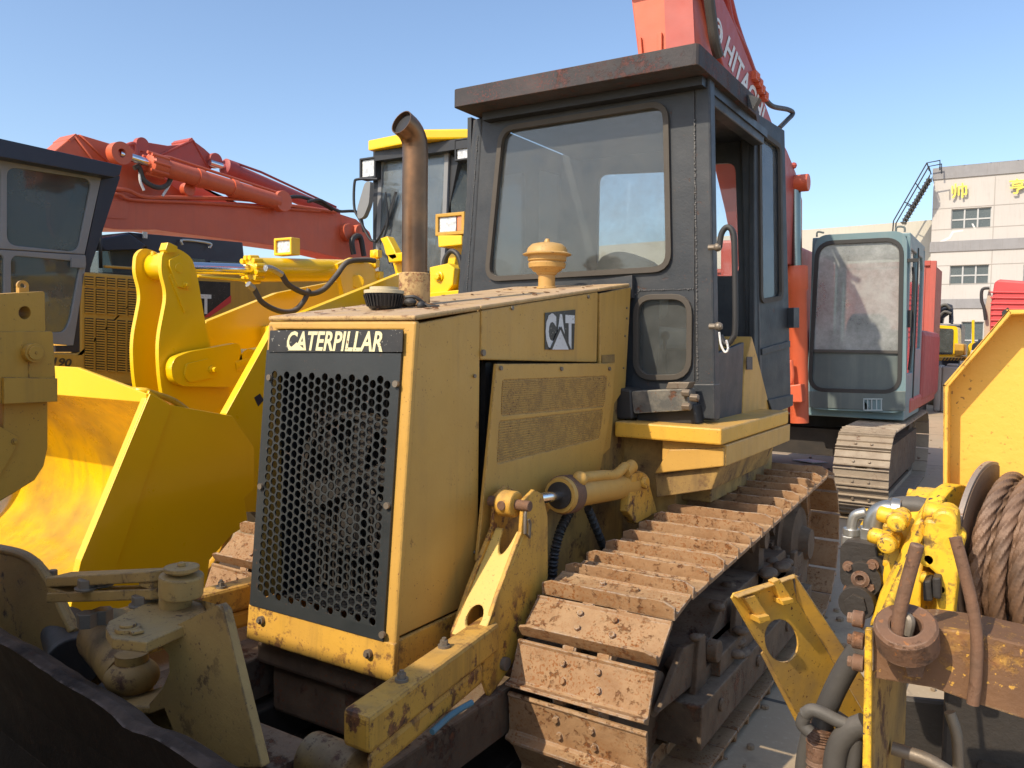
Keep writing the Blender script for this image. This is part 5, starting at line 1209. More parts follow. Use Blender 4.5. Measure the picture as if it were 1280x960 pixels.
# logo ring + letters on the boom side
def ellring(cx_, cy_, ax_, ay_, w_, X, tilt):
    o_ = []; i_ = []
    for k in range(28):
        a = 2*PI*k/28; c, s_ = math.cos(a), math.sin(a); ct, st2 = math.cos(tilt), math.sin(tilt)
        for lst, f in ((o_, 1), (i_, 1-w_)):
            px_, py_ = ax_*c*f, ay_*s_*f; lst.append(aX(cx_+px_*ct-py_*st2, cy_+px_*st2+py_*ct, X))
    return o_, i_
b = MB()
o_, i_ = ellring(898, 39, 5.2, 17, .25, HX+.008, -.10); b.prism(o_, (-.006, 0, 0), [i_])
o_, i_ = ellring(899, 40, 2.7, 9, .45, HX+.008, -.10); b.prism(o_, (-.006, 0, 0), [i_])
b.obj('boom_emblem', M_white, hb2)
P0_, P1_ = aX(904, 69, HX+.004), aX(951, 158, HX+.004); hv = aX(911, 44, HX+.004)-P0_
text('boom_lettering', 'HITACHI', P0_, P1_-P0_, hv, M_white, hb2, weight=.022, extrude=.003, nrm=V((1, 0, 0)), letter_space=1.05)
b = MB(); b.tube(smooth_path(PX([(899, -20), (908, 0), (914, 28), (930, 60), (945, 100), (955, 120)], HX-.05), 6), .035, seg=10); b.tube(smooth_path(PX([(908, -20), (914, 5), (922, 35), (940, 85), (952, 110), (956, 124)], HX-.15), 6), .03, seg=10)
b.obj('boom_line', M_dred, HT)
b = MB(); b.tube(smooth_path(PX([(956, 124), (966, 133), (985, 137), (991, 142), (984, 150), (974, 160)], HX-.1), 8), .028, seg=10); b.obj('hydraulic_hose', M_hose, HT)
b = MB()
for x, y in ((944, 96), (948, 104), (951, 112), (955, 120)): b.ball(aX(x, y, HX+.02), .05, seg=10); b.box(aX(x, y, HX+.02)-V((.05, .07, .04)), aX(x, y, HX+.02)+V((.03, .07, .04)))
b.obj('line_clamp', M_orange, HT)
YS = 10.4
b = MB(); p = aY(1000, 229, YS-.5); b.cyl(p+V((-.3, 0, 0)), p+V((.10, 0, 0)), .10, seg=24); b.cyl(aY(980, 240, YS-.5)+V((-.3, 0, 0)), aY(980, 240, YS-.5)+V((.02, 0, 0)), .18, seg=24); pc = b.obj('boom_pin', M_orange, HT, bevel=.01)
b = MB(); b.cyl(aY(980, 208, YS-.6), aY(991, 208, YS-.6), .02, seg=8); b.ball(aY(992, 207, YS-.6), .04, seg=8); b.obj('boom_lamp_stub', M_red, pc)
b = MB(); b.cyl(aY(994, 236, YS-.5), aY(995, 345, YS-.5), .065, seg=22); b.obj('cylinder_rod', mat('dark_chrome', (.22, .24, .22), .18, metal=1, bump=0), HT)
b = MB(); b.lathe([(0, 0), (.12, 0), (.125, -.02), (.125, -.27), (.105, -.3), (.105, -1.85), (0, -1.85)], c=aY(996, 333, YS-.5), axis=(aY(995, 333, YS-.5)-aY(998, 500, YS-.5)).normalized(), seg=28); b.obj('boom_cylinder', M_orange, HT)
b = MB(); b.tube(smooth_path(PY([(988, 450), (990, 470), (988, 480)], YS-.7), 5), .03, seg=8); b.prism(PY([(985, 482), (1001, 480), (1003, 503), (985, 503)], YS-.8), (0, .2, 0)); b.obj('cylinder_foot', M_orange, HT, bevel=.02)
b = MB(); b.prism(PY([(900, 300), (985, 300), (985, 520), (900, 520)], YS+.3), (0, 3, 0)); b.box((-3.6, 11.0, 1.05), (-1.15, 14.2, 1.25)); b.obj('machine_house', M_red, HT, bevel=.04)
# cab
oc = rnd(PY([(1019, 294), (1134, 288), (1132, 517), (1007, 511)], YS), .16, 8)
ic = rnd(PY([(1023, 305), (1126, 300), (1123, 489), (1013, 486)], YS), .18, 8)
b = MB(); b.prism(oc, (0, .10, 0), [ic]); hc = b.obj('cab_front_frame', M_teal, HT, bevel=.02, bseg=3)
b = MB(); b.prism([p+V((0, -.012, 0)) for p in inset(ic, -.035)], (0, .03, 0), [[p+V((0, -.012, 0)) for p in inset(ic, .012)]]); b.obj('windscreen_seal', M_hose, hc, bevel=.01)
sy0 = aY(1070, 438, YS).z; 
up_ = [p for p in ic if p.z > sy0]; lw_ = [p for p in ic if p.z <= sy0]
xs2 = [p.x for p in ic]
def clipz(loop, z, above):
    out = []
    for i in range(len(loop)):
        p, q = loop[i], loop[(i+1) % len(loop)]; ip = (p.z > z) == above; iq = (q.z > z) == above
        if ip: out.append(p)
        if ip != iq: out.append(p.lerp(q, (z-p.z)/(q.z-p.z)))
    return out
b = MB(); b.prism([p+V((0, .02, 0)) for p in clipz(ic, sy0, True)], (0, .005, 0)); b.obj('windscreen', G_teal, hc)
b = MB(); b.prism([p+V((0, .03, 0)) for p in clipz(ic, sy0-.005, False)], (0, .02, 0)); b.obj('lower_front_panel', M_tealb, hc)
b = MB(); a_, c_ = aY(1014, 438, YS), aY(1124, 439, YS); b.box((a_.x, YS+.0, a_.z-.02), (c_.x, YS+.05, a_.z+.015)); b.obj('windscreen_bar', M_hoseg, hc)
cx0, cx1 = aY(1016, 400, YS).x, aY(1133, 400, YS).x; cz0, cz1 = aY(1070, 513, YS).z, aY(1070, 293, YS).z
cx0 = aY(1010, 400, YS).x
b = MB()
YQ = YS+1.7
b.prism([(cx1, YS+.1, cz0+.03), (cx1, YQ, cz0+.03), (cx1, YQ, cz1-.25), (cx1, YQ-.15, cz1-.03), (cx1, YS+.1, cz1-.03)], (-.04, 0, 0), [[V((cx1, YS+.22, cz0+.45)), V((cx1, YS+.85, cz0+.45)), V((cx1, YS+.85, cz1-.18)), V((cx1, YS+.22, cz1-.18))], [V((cx1, YS+1.0, cz0+.75)), V((cx1, YQ-.12, cz0+.75)), V((cx1, YQ-.12, cz1-.32)), V((cx1, YQ-.25, cz1-.18)), V((cx1, YS+1.0, cz1-.18))]])
b.prism([(cx0, YS+.1, cz0+.03), (cx0, YQ, cz0+.03), (cx0, YQ, cz1-.03), (cx0, YS+.1, cz1-.03)], (.04, 0, 0), [[V((cx0, YS+.22, cz0+.65)), V((cx0, YQ-.15, cz0+.65)), V((cx0, YQ-.15, cz1-.18)), V((cx0, YS+.22, cz1-.18))]])
b.box((cx0, YS+.1, cz1-.05), (cx1, YQ, cz1)); b.box((cx0, YS+.1, cz0-.1), (cx1, YQ, cz0+.06)); 
b.prism([(cx0, YQ, cz0), (cx1, YQ, cz0), (cx1, YQ, cz1-.05), (cx0, YQ, cz1-.05)], (0, .04, 0), [[V((cx0+.12, YQ, cz0+.75)), V((cx1-.12, YQ, cz0+.75)), V((cx1-.12, YQ, cz1-.15)), V((cx0+.12, YQ, cz1-.15))]])
hs_ = b.obj('cab_shell', M_teal, HT, bevel=.012)
b = MB(); b.box((cx1-.025, YS+.2, cz0+.43), (cx1-.02, YQ-.1, cz1-.16)); b.box((cx0+.1, YQ+.01, cz0+.7), (cx1-.1, YQ+.015, cz1-.12)); b.obj('window_pane', G_side, hs_)
b = MB(); b.tube([(cx1+.03, YS+.16, cz0+.5), (cx1+.05, YS+.18, cz0+.8), (cx1+.05, YS+.18, cz1-.6), (cx1+.03, YS+.16, cz1-.4)], .015, seg=8); b.box((cx1-.01, YS+.88, cz0+.1), (cx1+.012, YS+.94, cz1-.1)); b.box((cx1, YS+.1, cz0+1.0), (cx1+.04, YS+.2, cz0+1.2)); b.obj('door_rail', M_hose, hs_)
b = MB(); b.prism(rnd(PY([(1040, 298), (1043, 293), (1110, 290), (1113, 294)], YS+.3), .02, 2), (0, 1.2, 0)); b.tube(smooth_path(PY([(1120, 292), (1121, 284), (1130, 284), (1131, 290)], YS+.3), 4), .012, seg=6); b.tube(smooth_path(PY([(1021, 296), (1022, 290), (1030, 291)], YS+.3), 4), .012, seg=6); b.obj('roof_hatch', M_tealb, hs_)
b = MB(); b.box((cx1-.03, YS+.02, cz1-.35), (cx1+.10, YS+.06, cz1-.31)); b.obj('mirror_stub', M_hose, hs_)
# vents under the windscreen
b = MB(); b.prism(PY([(1009, 489), (1132, 489), (1131, 514), (1009, 509)], YS-.010), (0, .05, 0), [PY([(1080, 500), (1088, 500), (1088, 512), (1080, 512)], YS-.010), PY([(1091, 500), (1102, 500), (1102, 512), (1091, 512)], YS-.010)])
fp = b.obj('cab_lower_panel', M_tealb, hc, bevel=.01)
b = MB()
for x in (1079, 1084, 1089, 1095, 1101): b.prism(PY([(x, 499), (x+1.4, 499), (x+1.4, 513), (x, 513)], YS-.016), (0, .02, 0))
b.prism(PY([(1079, 498), (1103, 498), (1103, 499.5), (1079, 499.5)], YS-.016), (0, .02, 0)); b.prism(PY([(1079, 512), (1103, 512), (1103, 513.5), (1079, 513.5)], YS-.016), (0, .02, 0))
b.obj('vent_grille', mat('pale_vent_paint', (.35, .42, .43), .5), fp)
# interior
b = MB(); b.prism(rnd(PY([(1055, 437), (1058, 405), (1064, 392), (1104, 392), (1112, 405), (1116, 437)], YS+.9), .15, 5), (0, .12, 0)); b.box((cx0+.25, YS+.5, cz0+.3), (cx0+.8, YS+1.0, cz0+.5)); b.obj('operator_seat', M_grey, HT, bevel=.02)
b = MB(); b.box((cx0+.1, YS+.4, cz0+.1), (cx0+.25, YS+1.0, cz0+.8)); b.tube([(cx0+.32, YS+.3, cz0+.1), (cx0+.34, YS+.35, cz0+.7)], .015); b.tube([(cx1-.3, YS+.3, cz0+.1), (cx1-.32, YS+.35, cz0+.7)], .015); b.obj('control_console', M_blk, HT)
b = MB(); b.box((-3.7, YS+1.8, cz0), (cx1+.03, YS+4.2, cz0+1.0)); b.obj('engine_housing', M_dred, HT, bevel=.08)
b = MB(); b.box((-3.6, YS+.2, 1.0), (cx1-.05, YS+3.6, cz0-.1)); b.cyl((-2.5, YS+1.5, .6), (-2.5, YS+1.5, 1.05), .7, seg=40); b.box((-3.4, YS+.6, .45), (-1.5, YS+2.6, .8)); b.obj('turntable', M_dark, HT, bevel=.02)
def simple_track(cx_, y0, y1, h, w2, parent, n_):
    r = h/2; b = MB()
    def pt(s_):
        L1 = y1-y0-2*r; T_ = 2*L1+2*PI*r; s_ %= T_
        if s_ < L1: return V((0, y1-r-s_, h)), V((0, -1, 0))
        s_ -= L1
        if s_ < PI*r: a = s_/r; return V((0, y0+r-math.sin(a)*r, r+math.cos(a)*r)), V((0, -math.cos(a), -math.sin(a)))
        s_ -= PI*r
        if s_ < L1: return V((0, y0+r+s_, 0)), V((0, 1, 0))
        s_ -= L1; a = s_/r; return V((0, y1-r+math.sin(a)*r, r-math.cos(a)*r)), V((0, math.cos(a), math.sin(a)))
    T_ = 2*(y1-y0-2*r)+2*PI*r
    b.box((cx_-w2*.5, y0+.3, .22), (cx_+w2*.5, y1-.3, h-.2)); b.lathe([(0, -.08), (r*.8, -.08), (r*.85, .08), (0, .1)], c=(cx_, y0+r, r), axis=(1, 0, 0), seg=32); b.lathe([(0, -.08), (r*.8, -.08), (r*.85, .08), (0, .1)], c=(cx_, y1-r, r), axis=(1, 0, 0), seg=32)
    fr = b.obj('track', M_under, parent)
    b = MB(); P_ = T_/n_
    pr = [(-P_*.48, 0), (-P_*.48, .03), (-P_*.42, .034), (-P_*.38, .012), (-P_*.05, .012), (-P_*.02, .032), (P_*.03, .032), (P_*.06, .012), (P_*.36, .012), (P_*.40, .034), (P_*.47, .030), (P_*.47, 0)]
    vs = [(-w2, y, z) for y, z in pr]+[(w2, y, z) for y, z in pr]; m_ = len(pr)
    b.add(vs, [[k, (k+1) % m_, m_+(k+1) % m_, m_+k] for k in range(m_)]+[list(range(m_))[::-1], list(range(m_, 2*m_))])
    for sx in (-.08, .08):
        b.cyl((sx, P_*.2, .012), (sx, P_*.2, .03), .016, seg=6, smooth=False); b.box((sx-.02, -P_*.5, -.06), (sx+.02, P_*.5, -.002))
    first = None
    for k in range(n_):
        p, t = pt((k+.5)*P_); nn = t.cross(V((1, 0, 0))).normalized()
        if first is None: sh = b.obj('track_shoe', M_shoe2, None, bevel=.002); first = sh
        else: sh = first.copy(); col.objects.link(sh)
        sh.parent = fr
        sh.matrix_local = Matrix.Translation(V((cx_, p.y, p.z+.04))-root_of(fr)) @ Matrix((t.cross(nn), t, nn)).transposed().to_4x4()
    return fr
g0, g1 = aZ(1046, 645, 0), aZ(1118, 645, 0)
simple_track((g0.x+g1.x)/2, g0.y-.25, g0.y+3.9, .90, abs(g1.x-g0.x)/2+.01, HT, 46)
simple_track((g0.x+g1.x)/2-2.3, g0.y-.25, g0.y+3.9, .90, abs(g1.x-g0.x)/2+.01, HT, 46)
print('hit track', g0, g1)

# ================================================================== WINCH (right foreground)
WT = thing('cable_winch', 'chipped yellow winch with a drum of rusty wire rope and a rusted roller', 'winch', (0, 1.9, 0))
wy = 1.45
b = MB()
pl = PY([(1182, 700), (1180, 640), (1184, 480), (1262, 390), (1330, 388), (1330, 700)], 2.05)
b.prism(pl, (0, .012, 0)); sp_ = b.obj('side_shield', M_plate, WT, bevel=.002)
b = MB()
rim = PY([(1182, 655), (1184, 480), (1262, 390), (1330, 388)], 2.05)
for i in range(3):
    p, q = rim[i], rim[i+1]; d = (q-p).normalized(); n_ = V((d.z, 0, -d.x)); n_ = n_ if n_.x*1+n_.z*-1 > 0 else -n_
    b.prism([p, q, q+n_*.008, p+n_*.008], (0, -.075, 0))
b.obj('shield_rim', M_plate, sp_, bevel=.002)
da = V((.97, -.25, 0)).normalized(); dn_ = V((.25, .97, 0))
dc_ = aY(1234, 690, 2.0); RF = (aY(1234, 577, 2.0).z-dc_.z)
b = MB(); b.lathe([(0, 0), (RF, 0), (RF, -.010), (0, -.010)], c=dc_, axis=da, seg=72); dr_ = b.obj('drum_flange', M_flange, WT)
b = MB(); b.lathe([(.0, .002), (RF-.006, .002), (RF-.006, .001), (0, .001)], c=dc_, axis=da, seg=64); b.obj('flange_inner_face', M_flangein, dr_)
b = MB(); b.lathe([(0, .003), (RF*.45, .003), (RF*.45, .5), (0, .5)], c=dc_, axis=da, seg=40); b.obj('drum', M_rust, WT)
def rope_ring(c, R0, r, ph, skew):
    b = MB(); n1, n2 = 420, 30; vs = []
    for i in range(n1):
        a = 2*PI*i/n1; rad = dn_*math.cos(a)+V((0, 0, 1))*math.sin(a)
        cc = c+rad*R0+da*skew*math.sin(a+ph)
        for k in range(n2):
            t = 2*PI*k/n2; rr = r*(.94+.10*math.cos(6*t+round(a*0+R0/r*2.6)*a+ph)); vs.append(cc+(rad*math.cos(t)+da*math.sin(t))*rr)
    b.add(vs, [[i*n2+k, i*n2+(k+1) % n2, ((i+1) % n1)*n2+(k+1) % n2, ((i+1) % n1)*n2+k] for i in range(n1) for k in range(n2)], True)
    return b
rr_ = .0145
for k in range(8):
    bb_ = rope_ring(dc_+da*(.026+k*.024), RF*.84-(.010 if k % 2 else 0)+random.uniform(-.006, .006), rr_, k*1.9, random.uniform(-.012, .02))
    bb_.obj('wire_rope_wrap', M_rope, WT)
for k in range(7):
    bb_ = rope_ring(dc_+da*(.018+k*.029), RF*.70, rr_, k*2.1, .008); bb_.obj('wire_rope_wrap', M_rope, WT)
# gearbox
gc = aY(1168, 712, 1.95)
b = MB(); b.lathe([(0, -.14), (.10, -.14), (.12, -.12), (.125, -.07), (.165, -.05), (.175, -.03), (.175, .0), (.19, .01), (.19, .04), (0, .04)], c=gc, axis=da, seg=44)
gb = b.obj('gearbox', M_win, WT, bevel=.003)
b = MB()
for k in range(14):
    a = 2*PI*k/14+.2; p = gc+da*-.03+(dn_*math.cos(a)+V((0, 0, 1))*math.sin(a))*.155; b.cyl(p, p-da*.03, .014, seg=6, smooth=False); b.cyl(p, p-da*.012, .02, seg=12)
for k in range(8):
    a = 2*PI*k/8+.1; p = gc+da*-.12+(dn_*math.cos(a)+V((0, 0, 1))*math.sin(a))*.10; b.cyl(p, p-da*.035, .013, seg=6, smooth=False)
b.obj('bolt', M_win, gb)
b = MB()
b.prism(PY([(1144, 650), (1160, 645), (1140, 700), (1118, 760), (1100, 782), (1086, 784), (1100, 740), (1120, 700)], 1.75), (0, .05, 0))
b.prism(PY([(1155, 648), (1196, 652), (1200, 700), (1190, 790), (1168, 790), (1172, 720), (1150, 700)], 1.72), (0, .10, 0))
for x, y, r in ((1120, 655, .018), (1108, 682, .018), (1180, 652, .022), (1160, 700, .016), (1176, 737, .014), (1190, 680, .02)):
    q = aY(x, y, 1.72); b.cyl(q, q+V((.0, .1, 0)), r, seg=18); b.cyl(q+V((-.04, .04, .01)), q+V((.02, .04, 0)), r*.9, seg=18)
b.obj('gearbox_casting', M_win, gb, bevel=.007)
b = MB(); b.prism(PY([(1153, 727), (1164, 725), (1166, 752), (1154, 752)], 1.70), (0, .05, 0)); b.prism(PY([(1165, 722), (1176, 722), (1176, 750), (1166, 748)], 1.69), (0, .06, 0)); b.obj('port_block', M_dark, gb, bevel=.004)
# hydraulic motor
b = MB()
b.prism(rnd(PY([(1050, 682), (1060, 676), (1096, 682), (1100, 735), (1078, 740), (1056, 735), (1050, 725)], 1.80), .012, 3), (0, .14, 0))
b.prism(rnd(PY([(1058, 735), (1090, 728), (1096, 760), (1086, 776), (1062, 766), (1056, 748)], 1.78), .02, 3), (0, .16, 0))
q = aY(1078, 725, 1.78); b.cyl(q, q+V((-.0, .14, 0)), .036, seg=24)
q = aY(1072, 752, 1.77); b.cyl(q+V((0, -.02, 0)), q+V((0, .1, 0)), .034, seg=28); b.cyl(q+V((0, -.03, 0)), q, .022, seg=6, smooth=False)
b.cyl(aY(1096, 690, 1.85), aY(1110, 745, 1.85), .055, seg=24); b.prism(rnd(PY([(1092, 672), (1118, 662), (1124, 690), (1104, 735), (1092, 735)], 1.86), .01, 2), (0, .1, 0))
mo = b.obj('hydraulic_motor', M_dark, WT, bevel=.005)
b = MB(); q = aY(1076, 723, 1.775); b.lathe([(.006, 0), (.016, 0), (.018, -.008), (.010, -.012), (.006, -.006)], c=q, axis=(0, 1, 0), seg=20)
q = aY(1076, 723, 1.777); b.cyl(q, q+V((0, .004, 0)), .008); 
for x, y in ((1061, 708), (1091, 706), (1062, 737), (1089, 733)): q = aY(x, y, 1.785); b.nut(q, (0, -1, 0), .008, .012)
b.obj('port_plug', M_rust, mo)
b = MB()
q = aY(1064, 676, 1.86); b.cyl(q+V((0, 0, -.02)), q+V((0, 0, .012)), .022, seg=6, smooth=False); b.cyl(q+V((0, 0, .012)), q+V((0, 0, .028)), .018, seg=16)
b.tube(smooth_path([q+V((0, 0, .02)), q+V((.002, 0, .045)), q+V((.008, 0, .058)), q+V((.028, 0, .066))], 5), .011, seg=12)
q = aY(1091, 672, 1.86); b.cyl(q+V((0, 0, -.026)), q+V((0, 0, -.006)), .028, seg=6, smooth=False); b.cyl(q+V((0, 0, -.006)), q+V((0, 0, .022)), .030, seg=6, smooth=False)
b.tube(smooth_path([q+V((0, 0, .018)), q+V((.001, 0, .035)), q+V((.008, 0, .052)), q+V((.022, 0, .062)), q+V((.040, .002, .064))], 6), .021, seg=18); b.lathe([(.0, 0), (.026, 0), (.026, .02), (0, .02)], c=q+V((.034, 0, .064)), axis=(1, 0, 0), seg=24)
b.obj('elbow_fitting', M_zinc, mo, bevel=.002)
b = MB(); b.tube(smooth_path(PY([(1113, 635), (1130, 633), (1150, 634), (1166, 641), (1178, 660)], 1.87), 8), .0215, seg=18); b.obj('motor_hose', M_hoseg, WT)
# frame
b = MB(); b.prism(PY([(1081, 786), (1090, 786), (1088, 1000), (1077, 1000)], wy-.02), (.0, .012, 0)); b.prism([aY(1090, 786, wy-.02), aY(1150, 652, wy+.30), aY(1156, 655, wy+.30), aY(1098, 790, wy-.02)], (.006, .012, -.004))
fr1 = b.obj('frame_edge_plate', M_win, WT, bevel=.002)
b = MB(); b.prism([aY(1089, 840, wy), aY(1131, 800, wy+.35), aY(1125, 1000, wy+.35), aY(1088, 1000, wy)], (.006, 0, 0)); b.obj('frame_web', M_catd, fr1)
rl = PY([(1091, 784), (1165, 784), (1225, 793), (1330, 818), (1330, 915), (1220, 880), (1165, 860), (1091, 848)], wy)
b = MB(); b.prism(rl, (0, .018, 0))
for i in range(3): b.prism([rl[i]+V((0, .02, -.003)), rl[i+1]+V((0, .02, -.003)), rl[i+1]+V((0, .12, -.003)), rl[i]+V((0, .12, -.003))], (0, 0, -.012))
b.v=b.v; rail = b.obj('front_rail', M_rail, WT, bevel=.003)
rcn = aY(1132, 782, wy-.055); 
b = MB(); axr = V((-.05, -.62, 1)).normalized(); RO = .047
b.lathe([(.023, 0), (.026, .003), (.043, .003), (RO, -.002), (RO, -.042), (.042, -.048), (.023, -.048), (.023, 0)], c=rcn, axis=axr, seg=48); ro_ = b.obj('rope_roller', M_rust, WT)
b = MB(); b.lathe([(0, -.065), (.030, -.06), (.042, -.047), (.0, -.047)], c=rcn, axis=axr, seg=30); b.prism([rcn+V((-.01, 0.02, -.045)), rcn+V((.03, 0.02, -.045)), rcn+V((.025, 0.02, -.085)), rcn+V((.005, .02, -.088))], (0, .03, 0)); b.obj('roller_seat', M_rust, ro_)
b = MB(); b.tube(smooth_path([aY(1121, 790, wy-.05)+V((0, 0, -.02)), aY(1124, 770, wy-.05), aY(1132, 735, wy-.05), aY(1147, 680, wy-.05)], 6), .0105, seg=16); b.obj('roller_pin', M_rust, ro_, bevel=.003)
b = MB(); b.tube(smooth_path([aY(1134, 793, wy-.045), aY(1137, 776, wy-.045), aY(1131, 771, wy-.04)], 5), .009, seg=10); b.obj('ring_bolt', M_steel, ro_)
b = MB(); b.tube(smooth_path(PY([(1194, 672), (1203, 705), (1216, 760), (1221, 800), (1220, 845), (1216, 880)], wy-.02), 8), .0092, seg=14); b.obj('guide_rod', M_rust, WT)
b = MB()
for y in (775, 802, 830):
    q = aY(1080, y, wy-.0); b.cyl(q, q+V((-.018, 0, 0)), .014, seg=14); b.cyl(q+V((-.018, 0, 0)), q+V((-.026, 0, 0)), .010, seg=6, smooth=False)
b.obj('bolt', M_rust, fr1, bevel=.002)
b = MB()
def hz(p, Y, r, m=b): m.tube(smooth_path([aY(x, y, Y) for x, y in p], 8), r, seg=14)
hz([(1074, 812), (1058, 835), (1040, 870), (1028, 905), (1026, 960), (1030, 1010)], 1.55, .020)
hz([(1005, 893), (1018, 888), (1045, 900), (1062, 910), (1070, 930), (1060, 1000)], 1.50, .012)
hz([(1082, 905), (1062, 915), (1046, 940), (1040, 1000)], 1.50, .020); hz([(1090, 925), (1075, 935), (1068, 960), (1066, 1010)], 1.6, .016)
hz([(1006, 895), (1003, 905), (1012, 915)], 1.50, .012); hz([(1012, 915), (1004, 960), (1006, 1010)], 1.66, .016); hz([(1045, 893), (1075, 912), (1083, 905)], 1.62, .009)
b.obj('hydraulic_hose', M_hoseg, WT)
b = MB(); b.tube(smooth_path([aY(1027, 908, 1.545), aY(1024, 930, 1.545), aY(1025, 980, 1.545)], 12), .024, seg=14, rf=lambda t: .023+.002*math.sin(t*70)); b.obj('hose_guard_sleeve', M_rust, WT)
b = MB(); b.prism([aY(1115, 870, 2.2), aY(1330, 890, 2.2), aY(1330, 1100, 2.2), aY(1115, 1100, 2.2)], (0, .02, 0)); b.box((-.12, 2.0, .2), (.6, 3.4, 1.15)); b.box((-.05, 1.9, .3), (.6, 2.1, 1.0)); b.obj('winch_bed', M_dark, WT, bevel=.01)
b = MB(); b.tube(smooth_path(PY([(1115, 935), (1160, 950), (1200, 975)], 1.6)), .012); b.tube(smooth_path(PY([(1187, 890), (1196, 920), (1198, 960)], 1.7)), .010); b.obj('bed_bar', M_steel, WT)
b = MB(); b.box((-.1, 1.6, 0), (.6, 3.2, .25)); b.obj('winch_base', M_dark, WT, bevel=.006)

# ================================================================== LOOSE CHANNEL
GC = thing('steel_channel', 'dusty orange yellow steel channel with a round hole leaning beside the track', 'steel channel', (-.35, 2.3, .9))
gp = V(aY(1000, 810, 2.35)); gn = V((.88, -.47, -.05)).normalized()
def GP(pts, o=0): return [aP(x, y, gp+gn*o, gn) for x, y in pts]
hole = [GP([(977+22*math.cos(2*PI*k/28)*.95+3*math.sin(2*PI*k/28), 801+27*math.sin(2*PI*k/28))])[0] for k in range(28)]
gv = GP([(915, 748), (918, 742), (990, 720), (996, 750), (1088, 905), (1050, 980), (1008, 912), (972, 848), (955, 814), (945, 800)])
b = MB(); b.prism(gv, -gn*.006, [hole]); gcn = b.obj('channel_web', M_guard, GC)
b = MB(); f = GP([(992, 718), (1112, 902), (1092, 914), (996, 755)]); b.prism([f[0], f[1], f[2], f[3]], -gn*.0+V((.0, .004, .002))) if False else None
a_, c_ = GP([(996, 750), (1090, 908)]); e_d = (c_-a_).normalized(); n2 = (sdir-e_d*sdir.dot(e_d)).normalized(); b.prism([a_, c_, aP(1112, 896, a_, n2), aP(993, 718, a_, n2)], -n2*.006)
a_, c_ = GP([(957, 812), (1046, 970)]); b.prism([a_, c_, aP(1030, 972, a_, n2), aP(951, 818, a_, n2)], -n2*.006)
a_, c_ = GP([(916, 745), (991, 719)]); b.prism([a_, c_, c_+gn*.02, a_+gn*.02], V((0, 0, .004)))
b.obj('channel_flange', M_guard, gcn, bevel=.001)
b = MB(); 
for q in (((931, 748), (944, 744), (961, 770), (950, 776)), ((967, 728), (975, 724), (990, 748), (978, 754))): b.prism(GP(q, .02), -gn*.022)
for q in (((948, 772), (962, 769), (964, 776), (950, 780)), ((978, 751), (992, 748), (993, 754), (979, 757))): b.prism(GP(q, .035), -gn*.035)
b.obj('channel_clip', M_guard, gcn, bevel=.002)
# leaning end continues to the ground behind the hoses
b = MB(); lo_ = GP([(1110, 905), (1180, 1015), (1130, 1080), (1050, 980)]); b.prism(lo_, -gn*.006); b.obj('channel_lower_end', M_guard, GC)

# ================================================================== BACKGROUND RIGHT
BY = 45
TB = thing('factory_building', 'tall pale rendered three storey building with gold characters and roof railing', 'building', (4, BY, 0))
xl_ = aY(1164, 300, BY).x; zt3 = aY(1165, 217, BY).z
b = MB()
wins = []
def win(x0, y0, x1, y1, cols=3):
    wins.append((aY(x0, (y0+y1)/2, BY).x, aY((x0+x1)/2, y0, BY).z, aY(x1, (y0+y1)/2, BY).x, aY((x0+x1)/2, y1, BY).z, cols))
win(1189, 260, 1239, 286); win(1187, 331, 1236, 356); win(1279, 330, 1330, 355); win(1300, 256, 1350, 282); win(1201, 402, 1229, 447, 2)
win(1232, 402, 1256, 430, 2)
holes = [[V((x0, BY, z1)), V((x1, BY, z1)), V((x1, BY, z0)), V((x0, BY, z0))] for x0, z0, x1, z1, c in wins]
b.prism([(xl_, BY, 0), (xl_+16, BY, 0), (xl_+16, BY, zt3), (xl_, BY, zt3)], (0, .3, 0), holes)
b.box((xl_, BY+.3, 0), (xl_+.3, BY+14, zt3)); b.box((xl_+15.7, BY+.3, 0), (xl_+16, BY+14, zt3)); b.box((xl_, BY+13.7, 0), (xl_+16, BY+14, zt3)); b.box((xl_, BY+.3, zt3-.4), (xl_+16, BY+14, zt3-.1))
b.obj('wall', M_wall, TB)
b = MB()
for yy, h in ((218, .55), (309, .50), (380, .45)):
    z = aY(1165, yy, BY).z
    b.box((xl_-.05, BY-.06, z-h/2), (xl_+16.05, BY-.003, z+h/2)); b.box((xl_-.05, BY-.003, z-h/2), (xl_-.003, BY+14, z+h/2))
b.obj('floor_band', M_band, TB)
b = MB()
for x0, z0, x1, z1, c in wins[:1]: pass
for yy in (262, 288, 333, 356):
    z = aY(1165, yy, BY).z; b.box((xl_, BY-.012, z), (xl_+16, BY-.002, z+.03))
for xx in (xl_+2.6, xl_+6.1, xl_+9): b.box((xx, BY-.011, 2), (xx+.03, BY-.001, zt3-.4))
b.obj('render_joint', mat('render_joint_line', (.36, .33, .30), .9), TB)
for x0, z0, x1, z1, c in wins:
    b = MB(); b.box((x0, BY+.12, z1), (x1, BY+.14, z0)); wo_ = b.obj('window', M_wing, TB)
    b = MB(); t = .035
    for k in range(c+1):
        xx = x0+(x1-x0)*k/c; b.box((xx-t, BY+.08, z1), (xx+t, BY+.12, z0))
    for zz in (z0, z1, z0+(z1-z0)*.52): b.box((x0, BY+.09, zz-t), (x1, BY+.115, zz+t))
    b.obj('frame', M_alu, wo_)
b = MB(); xw, zw = aY(1218, 283, BY).x, aY(1218, 283, BY).z; b.prism([(xw, BY+.07, zw-.15), (xw+.1, BY+.07, zw-.15), (xw-.06, BY+.07, zw+.15), (xw-.13, BY+.07, zw+.15)], (0, .01, 0)); b.obj('paper_scrap', M_white, TB)
b = MB()
